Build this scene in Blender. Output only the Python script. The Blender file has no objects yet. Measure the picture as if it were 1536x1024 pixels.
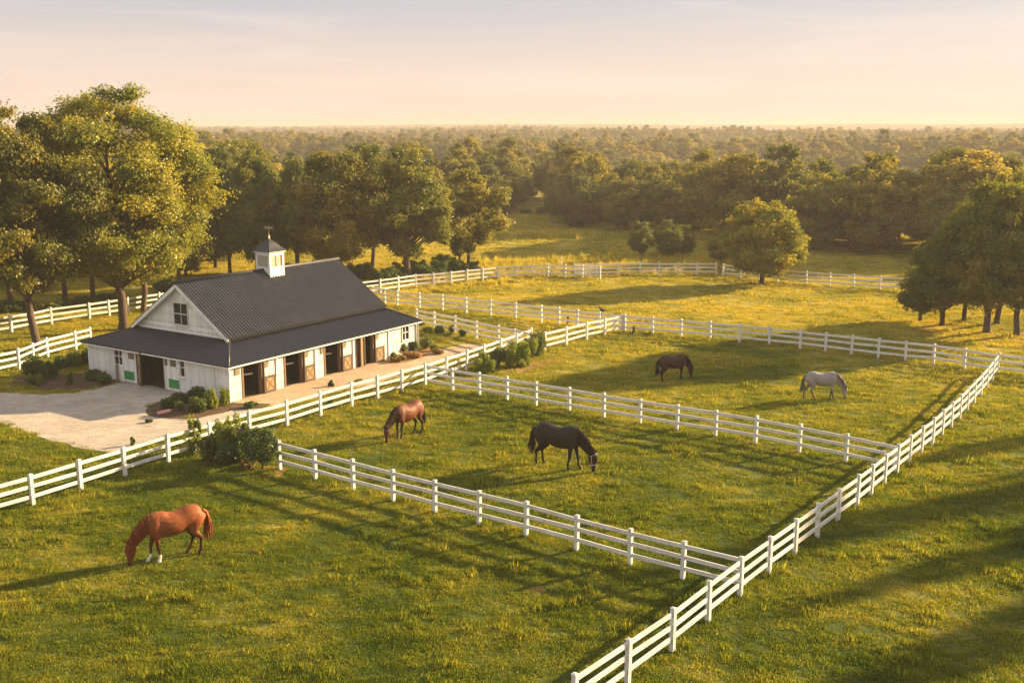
import bpy, math, random
import numpy as np
from mathutils import Vector, Matrix

random.seed(7)
RNG = np.random.default_rng(11)
scene = bpy.context.scene
COL = scene.collection
R_ = math.radians

# ------------------------------------------------------------------ camera model (used to survey ground points)
CAM_H, FPX, HORIZ = 15.0, 1600.0, 192.0
PH = math.atan((512 - HORIZ) / FPX)
CP, SP = math.cos(PH), math.sin(PH)

def gp(px, py):
    """ground point (x, y) seen at photograph pixel px, py"""
    u, v = px - 768.0, 512.0 - py
    F = FPX * CP + v * SP
    U = v * CP - FPX * SP
    t = -CAM_H / U
    return (u * t, F * t)

def height_at(px, py_base, py_top):
    x, y = gp(px, py_base)
    k = (512.0 - py_top) / FPX
    dz = y * (k * CP - SP) / (CP + k * SP)
    return CAM_H + dz

def width_at(px, py_base, hw):
    """metres covered by hw pixels at that ground point"""
    x, y = gp(px, py_base)
    return hw * (y * CP + CAM_H * SP) / FPX

# ------------------------------------------------------------------ tagging helpers
def tag(o, label=None, cat=None, group=None, kind=None):
    if label: o['label'] = label
    if cat: o['category'] = cat
    if group: o['group'] = group
    if kind: o['kind'] = kind
    return o

def empty(name, loc=(0, 0, 0), rz=0.0, sc=(1, 1, 1)):
    o = bpy.data.objects.new(name, None)
    COL.objects.link(o)
    o.empty_display_size = 0.3
    o.location = loc
    o.rotation_euler = (0, 0, rz)
    o.scale = sc
    return o

def link(name, me, parent=None):
    o = bpy.data.objects.new(name, me)
    COL.objects.link(o)
    if parent is not None: o.parent = parent
    return o

def np_mesh(name, V, F, mats=(), rnd=None, mat_idx=None, smooth=False, col=None):
    V = np.asarray(V, dtype=np.float32); F = np.asarray(F, dtype=np.int32)
    me = bpy.data.meshes.new(name)
    k = F.shape[1]
    me.vertices.add(len(V)); me.vertices.foreach_set('co', V.ravel())
    me.loops.add(F.size); me.loops.foreach_set('vertex_index', F.ravel())
    me.polygons.add(len(F))
    me.polygons.foreach_set('loop_start', np.arange(len(F), dtype=np.int32) * k)
    try: me.polygons.foreach_set('loop_total', np.full(len(F), k, dtype=np.int32))
    except Exception: pass
    if mat_idx is not None: me.polygons.foreach_set('material_index', np.asarray(mat_idx, dtype=np.int32))
    me.polygons.foreach_set('use_smooth', np.full(len(F), smooth, dtype=bool))
    for m in mats: me.materials.append(m)
    if rnd is not None:
        a = me.attributes.new('rnd', 'FLOAT', 'POINT'); a.data.foreach_set('value', np.asarray(rnd, dtype=np.float32))
    me.update(calc_edges=True); me.validate()
    return me

class MB:
    """collects faces for ONE mesh object"""
    def __init__(s): s.v = []; s.f = []
    def quad(s, *ps):
        n = len(s.v); s.v += [tuple(p) for p in ps]; s.f.append(tuple(range(n, n + len(ps))))
    def box(s, x0, x1, y0, y1, z0, z1):
        n = len(s.v)
        s.v += [(x0,y0,z0),(x1,y0,z0),(x1,y1,z0),(x0,y1,z0),(x0,y0,z1),(x1,y0,z1),(x1,y1,z1),(x0,y1,z1)]
        s.f += [tuple(n+i for i in q) for q in ((0,3,2,1),(4,5,6,7),(0,1,5,4),(1,2,6,5),(2,3,7,6),(3,0,4,7))]
    def beam(s, a, b, w, h, up=(0, 0, 1)):
        """rectangular bar from a to b, w sideways, h along up"""
        a, b = Vector(a), Vector(b); d = (b - a).normalized(); u = Vector(up)
        sd = d.cross(u).normalized(); u = sd.cross(d).normalized()
        n = len(s.v)
        for p in (a, b):
            for i, j in ((-1,-1),(1,-1),(1,1),(-1,1)): s.v.append(tuple(p + sd*(w/2*i) + u*(h/2*j)))
        s.f += [tuple(n+i for i in q) for q in ((3,2,1,0),(4,5,6,7),(0,1,5,4),(1,2,6,5),(2,3,7,6),(3,0,4,7))]
    def tube(s, pts, rad, n=8, cap=True):
        pts = [Vector(p) for p in pts]
        if not hasattr(rad, '__len__'): rad = [rad]*len(pts)
        b0 = len(s.v); ref = Vector((0.31, 0.95, 0.05))
        for i, p in enumerate(pts):
            t = (pts[min(i+1, len(pts)-1)] - pts[max(i-1, 0)]).normalized()
            a = t.cross(ref)
            if a.length < 1e-3: a = t.cross(Vector((1, 0, 0)))
            a.normalize(); b = t.cross(a)
            for k in range(n):
                an = 2*math.pi*k/n
                s.v.append(tuple(p + (a*math.cos(an) + b*math.sin(an))*rad[i]))
        for i in range(len(pts)-1):
            for k in range(n):
                s.f.append((b0+i*n+k, b0+i*n+(k+1)%n, b0+(i+1)*n+(k+1)%n, b0+(i+1)*n+k))
        if cap:
            s.f.append(tuple(b0+k for k in range(n))[::-1]); e = b0+(len(pts)-1)*n
            s.f.append(tuple(e+k for k in range(n)))
    def loft(s, rings):
        b0 = len(s.v); n = len(rings[0])
        for r in rings: s.v += [tuple(p) for p in r]
        for i in range(len(rings)-1):
            for k in range(n):
                s.f.append((b0+i*n+k, b0+i*n+(k+1)%n, b0+(i+1)*n+(k+1)%n, b0+(i+1)*n+k))
        s.f.append(tuple(b0+k for k in range(n))[::-1]); e = b0+(len(rings)-1)*n
        s.f.append(tuple(e+k for k in range(n)))
    def mesh(s, name, mat, smooth=False):
        me = bpy.data.meshes.new(name); me.from_pydata(s.v, [], s.f); me.update()
        for m in (mat if isinstance(mat, (list, tuple)) else [mat]): me.materials.append(m)
        if smooth: me.polygons.foreach_set('use_smooth', [True]*len(me.polygons))
        return me
    def build(s, name, mat, parent=None, smooth=False, bevel=0.0):
        o = link(name, s.mesh(name, mat, smooth), parent)
        if bevel:
            md = o.modifiers.new('bevel', 'BEVEL'); md.width = bevel; md.segments = 1; md.limit_method = 'ANGLE'
        return o

# ------------------------------------------------------------------ materials
def new_mat(name):
    m = bpy.data.materials.new(name); m.use_nodes = True
    nt = m.node_tree; nt.nodes.clear()
    return m, nt, nt.nodes, nt.links

def ND(nt, typ, **kw):
    n = nt.nodes.new(typ)
    for k, v in kw.items():
        if k in n.inputs: n.inputs[k].default_value = v
        else: setattr(n, k, v)
    return n

def ramp(nt, fac, stops):
    r = nt.nodes.new('ShaderNodeValToRGB')
    el = r.color_ramp.elements
    while len(el) < len(stops): el.new(0.5)
    for e, (p, c) in zip(el, stops): e.position = p; e.color = (*c, 1) if len(c) == 3 else c
    nt.links.new(fac, r.inputs[0])
    return r.outputs[0]

def noise(nt, vec, scale, detail=4, rough=0.55, dist=0.0):
    n = ND(nt, 'ShaderNodeTexNoise', Scale=scale, Detail=detail, Roughness=rough, Distortion=dist)
    if vec is not None: nt.links.new(vec, n.inputs['Vector'])
    return n.outputs['Fac']

def mixc(nt, fac, a, b, mode='MIX'):
    m = nt.nodes.new('ShaderNodeMix'); m.data_type = 'RGBA'; m.blend_type = mode
    for s, v in ((m.inputs['Factor'], fac), (m.inputs[6], a), (m.inputs[7], b)):
        if isinstance(v, (int, float)): s.default_value = v
        elif isinstance(v, tuple): s.default_value = (*v, 1) if len(v) == 3 else v
        else: nt.links.new(v, s)
    return m.outputs[2]

def mth(nt, op, a, b=None, c=None, clamp=False):
    m = nt.nodes.new('ShaderNodeMath'); m.operation = op; m.use_clamp = clamp
    for i, v in enumerate((a, b, c)):
        if v is None: continue
        if isinstance(v, (int, float)): m.inputs[i].default_value = v
        else: nt.links.new(v, m.inputs[i])
    return m.outputs[0]

def scaled(nt, vec, sx, sy, sz, rz=0.0):
    m = nt.nodes.new('ShaderNodeMapping'); m.inputs['Scale'].default_value = (sx, sy, sz)
    m.inputs['Rotation'].default_value = (0, 0, rz)
    nt.links.new(vec, m.inputs['Vector']); return m.outputs[0]

def bump(nt, h, strength=0.5, dist=0.02):
    b = ND(nt, 'ShaderNodeBump', Strength=strength, Distance=dist); nt.links.new(h, b.inputs['Height']); return b.outputs[0]

def finish(nt, col, rough=0.6, metal=0.0, nrm=None, spec=0.5):
    p = nt.nodes.new('ShaderNodeBsdfPrincipled')
    for s, v in (('Base Color', col), ('Roughness', rough), ('Metallic', metal), ('Specular IOR Level', spec)):
        if isinstance(v, tuple): p.inputs[s].default_value = (*v, 1)
        elif isinstance(v, (int, float)): p.inputs[s].default_value = v
        else: nt.links.new(v, p.inputs[s])
    if nrm is not None: nt.links.new(nrm, p.inputs['Normal'])
    o = nt.nodes.new('ShaderNodeOutputMaterial'); nt.links.new(p.outputs[0], o.inputs[0]); return p

def mat_basic(name, c1, c2=None, scale=6.0, rough=0.6, metal=0.0, bmp=0.0, bdist=0.01, spec=0.5, stretch=(1, 1, 1)):
    m, nt, N, L = new_mat(name)
    tc = N.new('ShaderNodeTexCoord').outputs['Object']
    if stretch != (1, 1, 1): tc = scaled(nt, tc, *stretch)
    f = noise(nt, tc, scale, 5, 0.6)
    col = ramp(nt, f, [(0.3, c1), (0.7, c2 or c1)])
    finish(nt, col, rough, metal, bump(nt, f, bmp, bdist) if bmp else None, spec)
    return m

def mat_leaf(name, cols, trans=0.45, vary=0.35, tcol=None):
    """leaf colour from a per leaf number and a per tree number; diffuse + translucent"""
    m, nt, N, L = new_mat(name)
    at = N.new('ShaderNodeAttribute'); at.attribute_name = 'rnd'
    oi = N.new('ShaderNodeObjectInfo')
    geo = N.new('ShaderNodeNewGeometry')
    big = noise(nt, geo.outputs['Position'], 0.45, 2)
    f = mth(nt, 'ADD', mth(nt, 'MULTIPLY', at.outputs['Fac'], 0.55), mth(nt, 'MULTIPLY', big, 0.55))
    f = mth(nt, 'ADD', f, mth(nt, 'MULTIPLY', mth(nt, 'SUBTRACT', oi.outputs['Random'], 0.5), vary))
    col = ramp(nt, f, [(0.12, cols[0]), (0.5, cols[1]), (0.9, cols[2])])
    d = N.new('ShaderNodeBsdfDiffuse'); t = N.new('ShaderNodeBsdfTranslucent'); mx = N.new('ShaderNodeMixShader')
    L.new(col, d.inputs[0])
    L.new(mixc(nt, 1.0, col, tcol or (1.0, 0.9, 0.35), 'MULTIPLY'), t.inputs[0])
    mx.inputs[0].default_value = trans
    L.new(d.outputs[0], mx.inputs[1]); L.new(t.outputs[0], mx.inputs[2])
    g = ND(nt, 'ShaderNodeBsdfGlossy', Roughness=0.5); g.inputs[0].default_value = (0.9, 0.9, 0.8, 1)
    m2 = N.new('ShaderNodeMixShader'); m2.inputs[0].default_value = 0.03
    L.new(mx.outputs[0], m2.inputs[1]); L.new(g.outputs[0], m2.inputs[2])
    o = N.new('ShaderNodeOutputMaterial'); L.new(m2.outputs[0], o.inputs[0])
    return m

GRASS_LO, GRASS_MID, GRASS_HI = (0.022, 0.062, 0.008), (0.150, 0.208, 0.018), (0.62, 0.485, 0.080)

def grass_tone(nt, pos):
    """0..1 tone of the turf at a world position, shared by the soil sheet and the blades"""
    p2 = scaled(nt, pos, 1.0, 1.0, 0.0)
    a = noise(nt, p2, 0.10, 3, 0.6, 0.6)
    b = noise(nt, scaled(nt, pos, 0.55, 1.3, 0.0, R_(35)), 0.75, 5, 0.66, 0.4)
    f = mth(nt, 'ADD', mth(nt, 'MULTIPLY', a, 0.6), mth(nt, 'MULTIPLY', b, 0.75))
    sx = N_sep(nt, pos)
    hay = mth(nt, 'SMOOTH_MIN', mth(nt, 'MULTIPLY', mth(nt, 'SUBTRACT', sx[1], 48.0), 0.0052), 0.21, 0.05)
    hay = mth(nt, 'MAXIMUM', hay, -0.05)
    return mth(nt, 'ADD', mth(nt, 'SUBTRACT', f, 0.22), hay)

def N_sep(nt, vec):
    s = nt.nodes.new('ShaderNodeSeparateXYZ'); nt.links.new(vec, s.inputs[0]); return s.outputs

def make_ground_mat():
    m, nt, N, L = new_mat('turf_soil')
    pos = N.new('ShaderNodeNewGeometry').outputs['Position']
    tone = grass_tone(nt, pos)
    fine = noise(nt, pos, 5.0, 6, 0.75)
    tone2 = mth(nt, 'ADD', tone, mth(nt, 'MULTIPLY', mth(nt, 'SUBTRACT', fine, 0.5), 0.5))
    col = ramp(nt, tone2, [(0.12, (0.016, 0.036, 0.006)), (0.45, (0.060, 0.085, 0.011)), (0.80, (0.36, 0.30, 0.065)), (1.0, (0.50, 0.40, 0.13))])  # green stops darkened for the shade that the blades throw on the soil
    soil = ramp(nt, noise(nt, scaled(nt, pos, 1, 1, 0), 0.33, 6, 0.7, 0.8), [(0.68, (0, 0, 0)), (0.76, (1, 1, 1))])
    col = mixc(nt, mth(nt, 'MULTIPLY', soil, 0.55), col, (0.20, 0.12, 0.06))
    h = mth(nt, 'ADD', noise(nt, pos, 1.4, 6, 0.7), mth(nt, 'MULTIPLY', fine, 0.5))
    finish(nt, col, 0.95, 0, bump(nt, h, 0.9, 0.22), 0.1)
    return m

def make_blade_mat():
    m, nt, N, L = new_mat('grass_blade')
    pos = N.new('ShaderNodeNewGeometry').outputs['Position']
    at = N.new('ShaderNodeAttribute'); at.attribute_name = 'rnd'
    tone = grass_tone(nt, pos)
    f = mth(nt, 'ADD', tone, mth(nt, 'MULTIPLY', mth(nt, 'SUBTRACT', at.outputs['Fac'], 0.5), 0.45))
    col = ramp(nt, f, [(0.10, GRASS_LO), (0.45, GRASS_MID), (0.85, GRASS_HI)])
    d = N.new('ShaderNodeBsdfDiffuse'); t = N.new('ShaderNodeBsdfTranslucent'); mx = N.new('ShaderNodeMixShader')
    L.new(col, d.inputs[0]); L.new(mixc(nt, 1.0, col, (1.0, 0.92, 0.45), 'MULTIPLY'), t.inputs[0])
    mx.inputs[0].default_value = 0.5
    L.new(d.outputs[0], mx.inputs[1]); L.new(t.outputs[0], mx.inputs[2])
    o = N.new('ShaderNodeOutputMaterial'); L.new(mx.outputs[0], o.inputs[0])
    return m

def make_gravel_mat(name, c1, c2, c3):
    m, nt, N, L = new_mat(name)
    pos = N.new('ShaderNodeNewGeometry').outputs['Position']
    fine = noise(nt, pos, 9.0, 6, 0.8); big = noise(nt, pos, 0.5, 5, 0.65, 0.6)
    v = ND(nt, 'ShaderNodeTexVoronoi', Scale=34.0); L.new(pos, v.inputs['Vector'])
    med = noise(nt, scaled(nt, pos, 0.6, 1.6, 1.0, R_(25)), 1.9, 5, 0.7)
    f = mth(nt, 'ADD', mth(nt, 'MULTIPLY', fine, 0.45), mth(nt, 'ADD', mth(nt, 'MULTIPLY', big, 0.3), mth(nt, 'MULTIPLY', med, 0.35)))
    col = ramp(nt, f, [(0.40, c1), (0.54, c2), (0.68, c3)])
    col = mixc(nt, 0.5, col, v.outputs['Color'], 'SOFT_LIGHT')
    h = mth(nt, 'ADD', fine, v.outputs['Distance'])
    finish(nt, col, 0.9, 0, bump(nt, h, 0.8, 0.03), 0.2)
    return m

def make_siding(name, axis, pitch, col1, col2, depth=0.02):
    depth = depth*1.8
    """painted boards: lap siding (axis 2) or vertical board cladding (axis 0/1), with streaks of wear"""
    m, nt, N, L = new_mat(name)
    tc = N.new('ShaderNodeTexCoord').outputs['Object']
    s = N_sep(nt, tc)
    fr = mth(nt, 'FRACT', mth(nt, 'DIVIDE', s[axis], pitch))
    if axis == 2: h = mth(nt, 'SUBTRACT', 1.0, fr)
    else: h = mth(nt, 'GREATER_THAN', fr, 0.14)
    wear = noise(nt, scaled(nt, tc, 3.0, 3.0, 0.5), 1.2, 5, 0.65)
    board = N.new('ShaderNodeTexWhiteNoise'); board.noise_dimensions = '1D'
    L.new(mth(nt, 'FLOOR', mth(nt, 'DIVIDE', s[axis], pitch)), board.inputs['W'])
    f = mth(nt, 'ADD', mth(nt, 'MULTIPLY', wear, 0.75), mth(nt, 'MULTIPLY', board.outputs['Value'], 0.3))
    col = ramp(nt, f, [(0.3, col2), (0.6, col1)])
    finish(nt, col, 0.6, 0, bump(nt, h, 0.9, depth), 0.3)
    return m

def make_roof_mat():
    m, nt, N, L = new_mat('roof_metal')
    tc = N.new('ShaderNodeTexCoord').outputs['Object']
    f = noise(nt, tc, 1.1, 6, 0.7); g = noise(nt, scaled(nt, tc, 3, 3, 3), 6.0, 4, 0.7)
    col = ramp(nt, mth(nt, 'ADD', mth(nt, 'MULTIPLY', f, 0.7), mth(nt, 'MULTIPLY', g, 0.3)), [(0.35, (0.011, 0.014, 0.023)), (0.65, (0.028, 0.031, 0.042))])
    rg = ramp(nt, f, [(0.3, (0.40,)*3), (0.7, (0.55,)*3)])
    finish(nt, col, rg, 0.0, bump(nt, g, 0.15, 0.01), 0.4)
    return m

M = {}
M['white'] = mat_basic('white_paint', (0.80, 0.79, 0.76), (0.66, 0.64, 0.59), 2.2, 0.5, bmp=0.12)
def make_fence_mat():
    m, nt, N, L = new_mat('fence_paint')
    pos = N.new('ShaderNodeNewGeometry').outputs['Position']
    f = noise(nt, pos, 3.0, 5, 0.65); g = noise(nt, pos, 0.8, 5, 0.7)
    col = ramp(nt, f, [(0.3, (0.70, 0.69, 0.67)), (0.7, (0.55, 0.53, 0.50))])
    st = ramp(nt, mth(nt, 'ADD', mth(nt, 'MULTIPLY', g, 0.7), mth(nt, 'MULTIPLY', f, 0.3)), [(0.50, (0, 0, 0)), (0.68, (1, 1, 1))])
    col = mixc(nt, mth(nt, 'MULTIPLY', st, 0.5), col, (0.36, 0.34, 0.26))
    finish(nt, col, 0.55, 0, bump(nt, f, 0.25, 0.008), 0.3)
    return m
M['fence'] = make_fence_mat()
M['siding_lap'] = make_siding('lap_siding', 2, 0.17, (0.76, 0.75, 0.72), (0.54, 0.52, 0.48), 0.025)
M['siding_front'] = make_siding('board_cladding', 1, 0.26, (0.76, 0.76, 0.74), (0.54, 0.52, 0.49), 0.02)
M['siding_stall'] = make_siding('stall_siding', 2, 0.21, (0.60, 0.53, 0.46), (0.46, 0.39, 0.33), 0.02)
M['roof'] = make_roof_mat()
M['dark_wood'] = mat_basic('dark_wood', (0.030, 0.018, 0.012), (0.06, 0.034, 0.02), 5, 0.6, bmp=0.3, stretch=(4, 4, 0.6))
M['black'] = mat_basic('shade_black', (0.006, 0.006, 0.006), (0.012, 0.011, 0.010), 5, 0.8, spec=0.2)  # near-black that carries shade in its colour: eave gap, inside of cupola
M['brown_wood'] = mat_basic('brown_wood', (0.12, 0.065, 0.035), (0.2, 0.11, 0.055), 5, 0.65, bmp=0.3, stretch=(4, 4, 0.6))
M['tan_wood'] = mat_basic('tan_wood', (0.20, 0.115, 0.042), (0.34, 0.21, 0.078), 5, 0.6, bmp=0.2, stretch=(3, 3, 0.5))
M['grey_wood'] = mat_basic('weathered_wood', (0.20, 0.15, 0.11), (0.33, 0.27, 0.21), 6, 0.85, bmp=0.5, stretch=(4, 4, 0.5))
M['green'] = mat_basic('green_paint', (0.012, 0.17, 0.038), (0.035, 0.27, 0.07), 2.5, 0.45, bmp=0.1)
M['plaque'] = mat_basic('plaque_wood', (0.10, 0.085, 0.045), (0.19, 0.16, 0.09), 9, 0.7, bmp=0.3)
M['glass'] = mat_basic('window_glass', (0.010, 0.012, 0.012), (0.03, 0.034, 0.032), 1.5, 0.12, spec=0.22)
M['frame_grey'] = mat_basic('frame_paint', (0.62, 0.64, 0.62), (0.5, 0.52, 0.5), 4, 0.5)
M['louver'] = mat_basic('louver_paint', (0.52, 0.46, 0.34), (0.42, 0.36, 0.26), 4, 0.6)
M['copper'] = mat_basic('vane_metal', (0.35, 0.22, 0.14), (0.55, 0.42, 0.30), 9, 0.4, 0.7)
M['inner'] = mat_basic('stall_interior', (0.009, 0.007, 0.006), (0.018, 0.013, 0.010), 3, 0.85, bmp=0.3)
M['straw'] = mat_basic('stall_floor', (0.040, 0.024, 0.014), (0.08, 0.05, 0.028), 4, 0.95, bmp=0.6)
M['bark'] = mat_basic('bark', (0.035, 0.024, 0.017), (0.11, 0.072, 0.047), 5, 0.9, bmp=1.0, bdist=0.06, stretch=(3, 3, 0.5))
M['mulch'] = make_gravel_mat('mulch', (0.045, 0.030, 0.019), (0.085, 0.055, 0.034), (0.15, 0.10, 0.06))
M['dry_soil'] = make_gravel_mat('dry_soil', (0.16, 0.075, 0.03), (0.27, 0.14, 0.055), (0.34, 0.22, 0.09))
M['fence_soil'] = make_gravel_mat('fence_soil', (0.09, 0.055, 0.03), (0.17, 0.105, 0.055), (0.26, 0.19, 0.08))
M['gravel'] = make_gravel_mat('gravel', (0.215, 0.185, 0.155), (0.37, 0.325, 0.28), (0.52, 0.465, 0.41))
M['path'] = make_gravel_mat('dirt_path', (0.28, 0.19, 0.12), (0.42, 0.30, 0.20), (0.54, 0.42, 0.30))
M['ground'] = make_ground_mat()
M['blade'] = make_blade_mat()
M['leaf_gold'] = mat_leaf('leaf_golden', ((0.075, 0.125, 0.014), (0.195, 0.235, 0.022), (0.44, 0.37, 0.032)), 0.5, 0.2)
M['leaf_amber'] = mat_leaf('leaf_amber', ((0.06, 0.092, 0.012), (0.165, 0.175, 0.018), (0.40, 0.30, 0.027)), 0.5, 0.2)
M['leaf_olive'] = mat_leaf('leaf_olive', ((0.080, 0.118, 0.018), (0.165, 0.190, 0.027), (0.34, 0.295, 0.040)), 0.52, 0.3)
M['leaf_dark'] = mat_leaf('leaf_dark', ((0.056, 0.094, 0.016), (0.120, 0.152, 0.024), (0.25, 0.238, 0.036)), 0.5, 0.3)
M['leaf_lone'] = mat_leaf('leaf_lone', ((0.09, 0.135, 0.014), (0.235, 0.255, 0.024), (0.48, 0.39, 0.035)), 0.55, 0.0)
M['leaf_wood'] = mat_leaf('leaf_woodland', ((0.070, 0.105, 0.022), (0.17, 0.185, 0.032), (0.38, 0.31, 0.048)), 0.52, 0.6)
M['bush_dark'] = mat_leaf('bush_dark', ((0.026, 0.058, 0.014), (0.055, 0.105, 0.022), (0.11, 0.17, 0.03)), 0.35, 0.25)
M['bush_lit'] = mat_leaf('bush_lime', ((0.085, 0.15, 0.014), (0.18, 0.25, 0.024), (0.36, 0.38, 0.04)), 0.45, 0.25)
M['bush_mid'] = mat_leaf('bush_mid', ((0.045, 0.085, 0.016), (0.10, 0.15, 0.024), (0.23, 0.25, 0.038)), 0.42, 0.25)
M['weed'] = mat_leaf('dry_weed', ((0.14, 0.13, 0.03), (0.28, 0.20, 0.05), (0.42, 0.28, 0.08)), 0.45, 0.3)
M['heather'] = mat_leaf('heather', ((0.20, 0.11, 0.05), (0.32, 0.18, 0.08), (0.42, 0.28, 0.12)), 0.4, 0.3)
M['blossom'] = mat_basic('blossom', (0.80, 0.77, 0.70), (0.7, 0.66, 0.58), 9, 0.7)
M['bird'] = mat_basic('bird_feather', (0.012, 0.012, 0.014), (0.03, 0.026, 0.024), 12, 0.6)
M['stone_red'] = mat_basic('red_stone', (0.42, 0.16, 0.12), (0.55, 0.30, 0.25), 6, 0.8, bmp=0.4)
M['dead_wood'] = mat_basic('dead_wood', (0.03, 0.026, 0.02), (0.07, 0.06, 0.045), 8, 0.9, bmp=0.5)

# ------------------------------------------------------------------ terrain
def sstep(a, b, x):
    t = np.clip((x - a) / (b - a), 0, 1); return t*t*(3 - 2*t)

def terr(x, y):
    x = np.asarray(x, dtype=float); y = np.asarray(y, dtype=float)
    d = np.hypot(x, y)
    t = sstep(190, 420, d)
    z = t*(1.5*np.sin(x/85 + 1.3)*np.cos(y/120 + 0.4) + 1.6*np.sin((x + 0.7*y)/160 + 2.2))
    ang = np.arctan2(x, np.maximum(y, 1.0)); r = np.log(np.maximum(d, 50.0)/345.0)
    wave = np.sin(2*np.pi*r/0.60 - np.pi/2 + 0.55*np.sin(ang*4.5 + 0.6) + 0.35*np.sin(ang*12.0 + 1.9))
    z += sstep(230, 340, d)*(1-0.5*sstep(1500, 3000, d))*(-3.8 + 7.4*wave)
    z += 9.5*sstep(1300, 3200, d) + sstep(1500, 3400, d)*(3.0*np.sin(x/620 + 0.4) + 1.6*np.sin(x/260 + 2.0))
    return z

def make_ground():
    ang = np.linspace(0, 2*np.pi, 289)[:-1]
    rad = np.concatenate([np.linspace(3, 180, 40), 180*np.exp(np.linspace(0.03, math.log(4400/180), 90))])
    A, Rr = np.meshgrid(ang, rad)
    x, y = Rr*np.sin(A), Rr*np.cos(A)
    V = np.stack([x, y, terr(x, y)], -1).reshape(-1, 3)
    n, k = len(ang), len(rad)
    i, j = np.meshgrid(np.arange(k-1), np.arange(n), indexing='ij')
    F = np.stack([i*n + j, i*n + (j+1) % n, (i+1)*n + (j+1) % n, (i+1)*n + j], -1).reshape(-1, 4)[:, ::-1]
    V = np.concatenate([V, [[0, 0, 0]]]); c = len(V)-1
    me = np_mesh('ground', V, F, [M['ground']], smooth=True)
    import bmesh
    bm = bmesh.new(); bm.from_mesh(me); bm.verts.ensure_lookup_table()
    for q in range(n): bm.faces.new((bm.verts[c], bm.verts[(q+1) % n], bm.verts[q]))
    bmesh.ops.recalc_face_normals(bm, faces=bm.faces[:]); bm.to_mesh(me); bm.free()
    return tag(link('ground', me), 'green and golden pasture ground rolling away to the horizon', 'ground', kind='structure')
make_ground()

def ragged(pts, jit=0.12, step=0.6, seed=0):
    """closed outline with an uneven edge"""
    rr = random.Random(seed); out = []
    n = len(pts)
    for i in range(n):
        a, b = Vector((*pts[i], 0)), Vector((*pts[(i+1) % n], 0))
        k = max(1, int((b - a).length/step))
        for j in range(k):
            p = a.lerp(b, j/k)
            out.append((p.x + rr.uniform(-jit, jit), p.y + rr.uniform(-jit, jit)))
    return out

EXCL = []      # outlines in which no turf grows
def sheet(name, pts, z, mat, label, cat, jit=0.12, seed=0, excl=True):
    o = ragged(pts, jit, 0.6, seed)
    mb = MB(); mb.quad(*[(x, y, z) for x, y in o])
    me = mb.mesh(name, mat)
    if me.polygons[0].normal.z < 0: me.flip_normals()
    if excl: EXCL.append(np.array(o))
    return tag(link(name, me), label, cat, kind='structure')

def inside(poly, P):
    x, y = P[:, 0], P[:, 1]; c = np.zeros(len(P), bool); n = len(poly)
    for i in range(n):
        x1, y1 = poly[i]; x2, y2 = poly[(i+1) % n]
        if y1 == y2: continue
        c ^= ((y1 > y) != (y2 > y)) & (x < (x2-x1)*(y-y1)/(y2-y1) + x1)
    return c

# ------------------------------------------------------------------ barn frame
BC = Vector((-15.7, 57.7, 0)); BA = R_(56.9)
BX = Vector((math.cos(BA), math.sin(BA), 0)); BY = Vector((-math.sin(BA), math.cos(BA), 0))
def bw(x, y): p = BC + BX*x + BY*y; return (p.x, p.y)

G = gp
sheet('gravel_drive', [G(-90, 588), G(0, 588), G(60, 591), G(105, 589), G(150, 582), G(188, 572), bw(0.1, 8.6), bw(0.1, 4.6),
      G(265, 596), G(232, 604), G(219, 615), G(222, 624), G(255, 628), G(300, 626), G(345, 616), bw(-0.6, -1.1),
      G(420, 609), G(330, 634), G(250, 655), G(168, 681), G(140, 675), G(80, 660), G(40, 648), G(0, 632), G(-90, 615)], 0.004, M['gravel'],
      'pale grey gravel drive in front of the barn', 'drive', 0.14, 1)
sheet('dirt_path', [bw(-0.6, -1.1), bw(0.2, 0.05), bw(13.9, 0.05), bw(14.6, -1.6), G(645, 528), G(690, 516), G(745, 517), G(706, 527), G(668, 541), G(640, 551),
      G(596, 566), G(560, 577), G(500, 589), G(455, 601), G(420, 609)], 0.008, M['path'], 'brown gravel path along the open stalls of the barn', 'path', 0.13, 2)
sheet('flower_bed', [G(219, 615), G(232, 604), G(265, 596), bw(0.0, 4.0), bw(0.0, 0.0), bw(0.2, -0.5), G(405, 606), G(395, 612), G(345, 616), G(300, 626), G(255, 628), G(222, 624)],
      0.012, M['mulch'], 'dark mulch bed around the shrubs at the near barn corner', 'flower bed', 0.08, 3)
sheet('flower_bed', [G(20, 575), G(60, 586), G(105, 586), G(150, 580), G(185, 571), bw(0.0, 9.2), bw(0.0, 12.4), G(120, 560), G(60, 560), G(20, 565)],
      0.004, M['mulch'], 'dark earth bed under the shrubs left of the barn', 'flower bed', 0.15, 4)
sheet('flower_bed', [bw(13.9, 0.0), bw(16.9, 0.0), G(650, 515), G(662, 527), G(640, 533), G(612, 544), G(585, 546), G(572, 541)], 0.012, M['dry_soil'],
      'rusty earth bed under the window at the far barn end', 'flower bed', 0.1, 5)
sheet('bare_soil', [G(735, 560), G(760, 549), G(800, 543), G(845, 533), G(850, 541), G(815, 552), G(770, 560)], 0.004, M['dry_soil'],
      'dry rusty soil patch beside the shrubs in the back paddock', 'soil', 0.2, 6, False)
sheet('bare_soil', [G(370, 704), G(405, 696), G(436, 703), G(425, 714), G(385, 716)], 0.004, M['dry_soil'],
      'dry rusty soil at the foot of the small tree', 'soil', 0.15, 7, False)
sheet('bare_soil', [G(374, 823), G(398, 819), G(404, 826), G(385, 831)], 0.004, M['dry_soil'], 'small bare soil patch right of the chestnut horse', 'soil', 0.12, 8, False)
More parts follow.
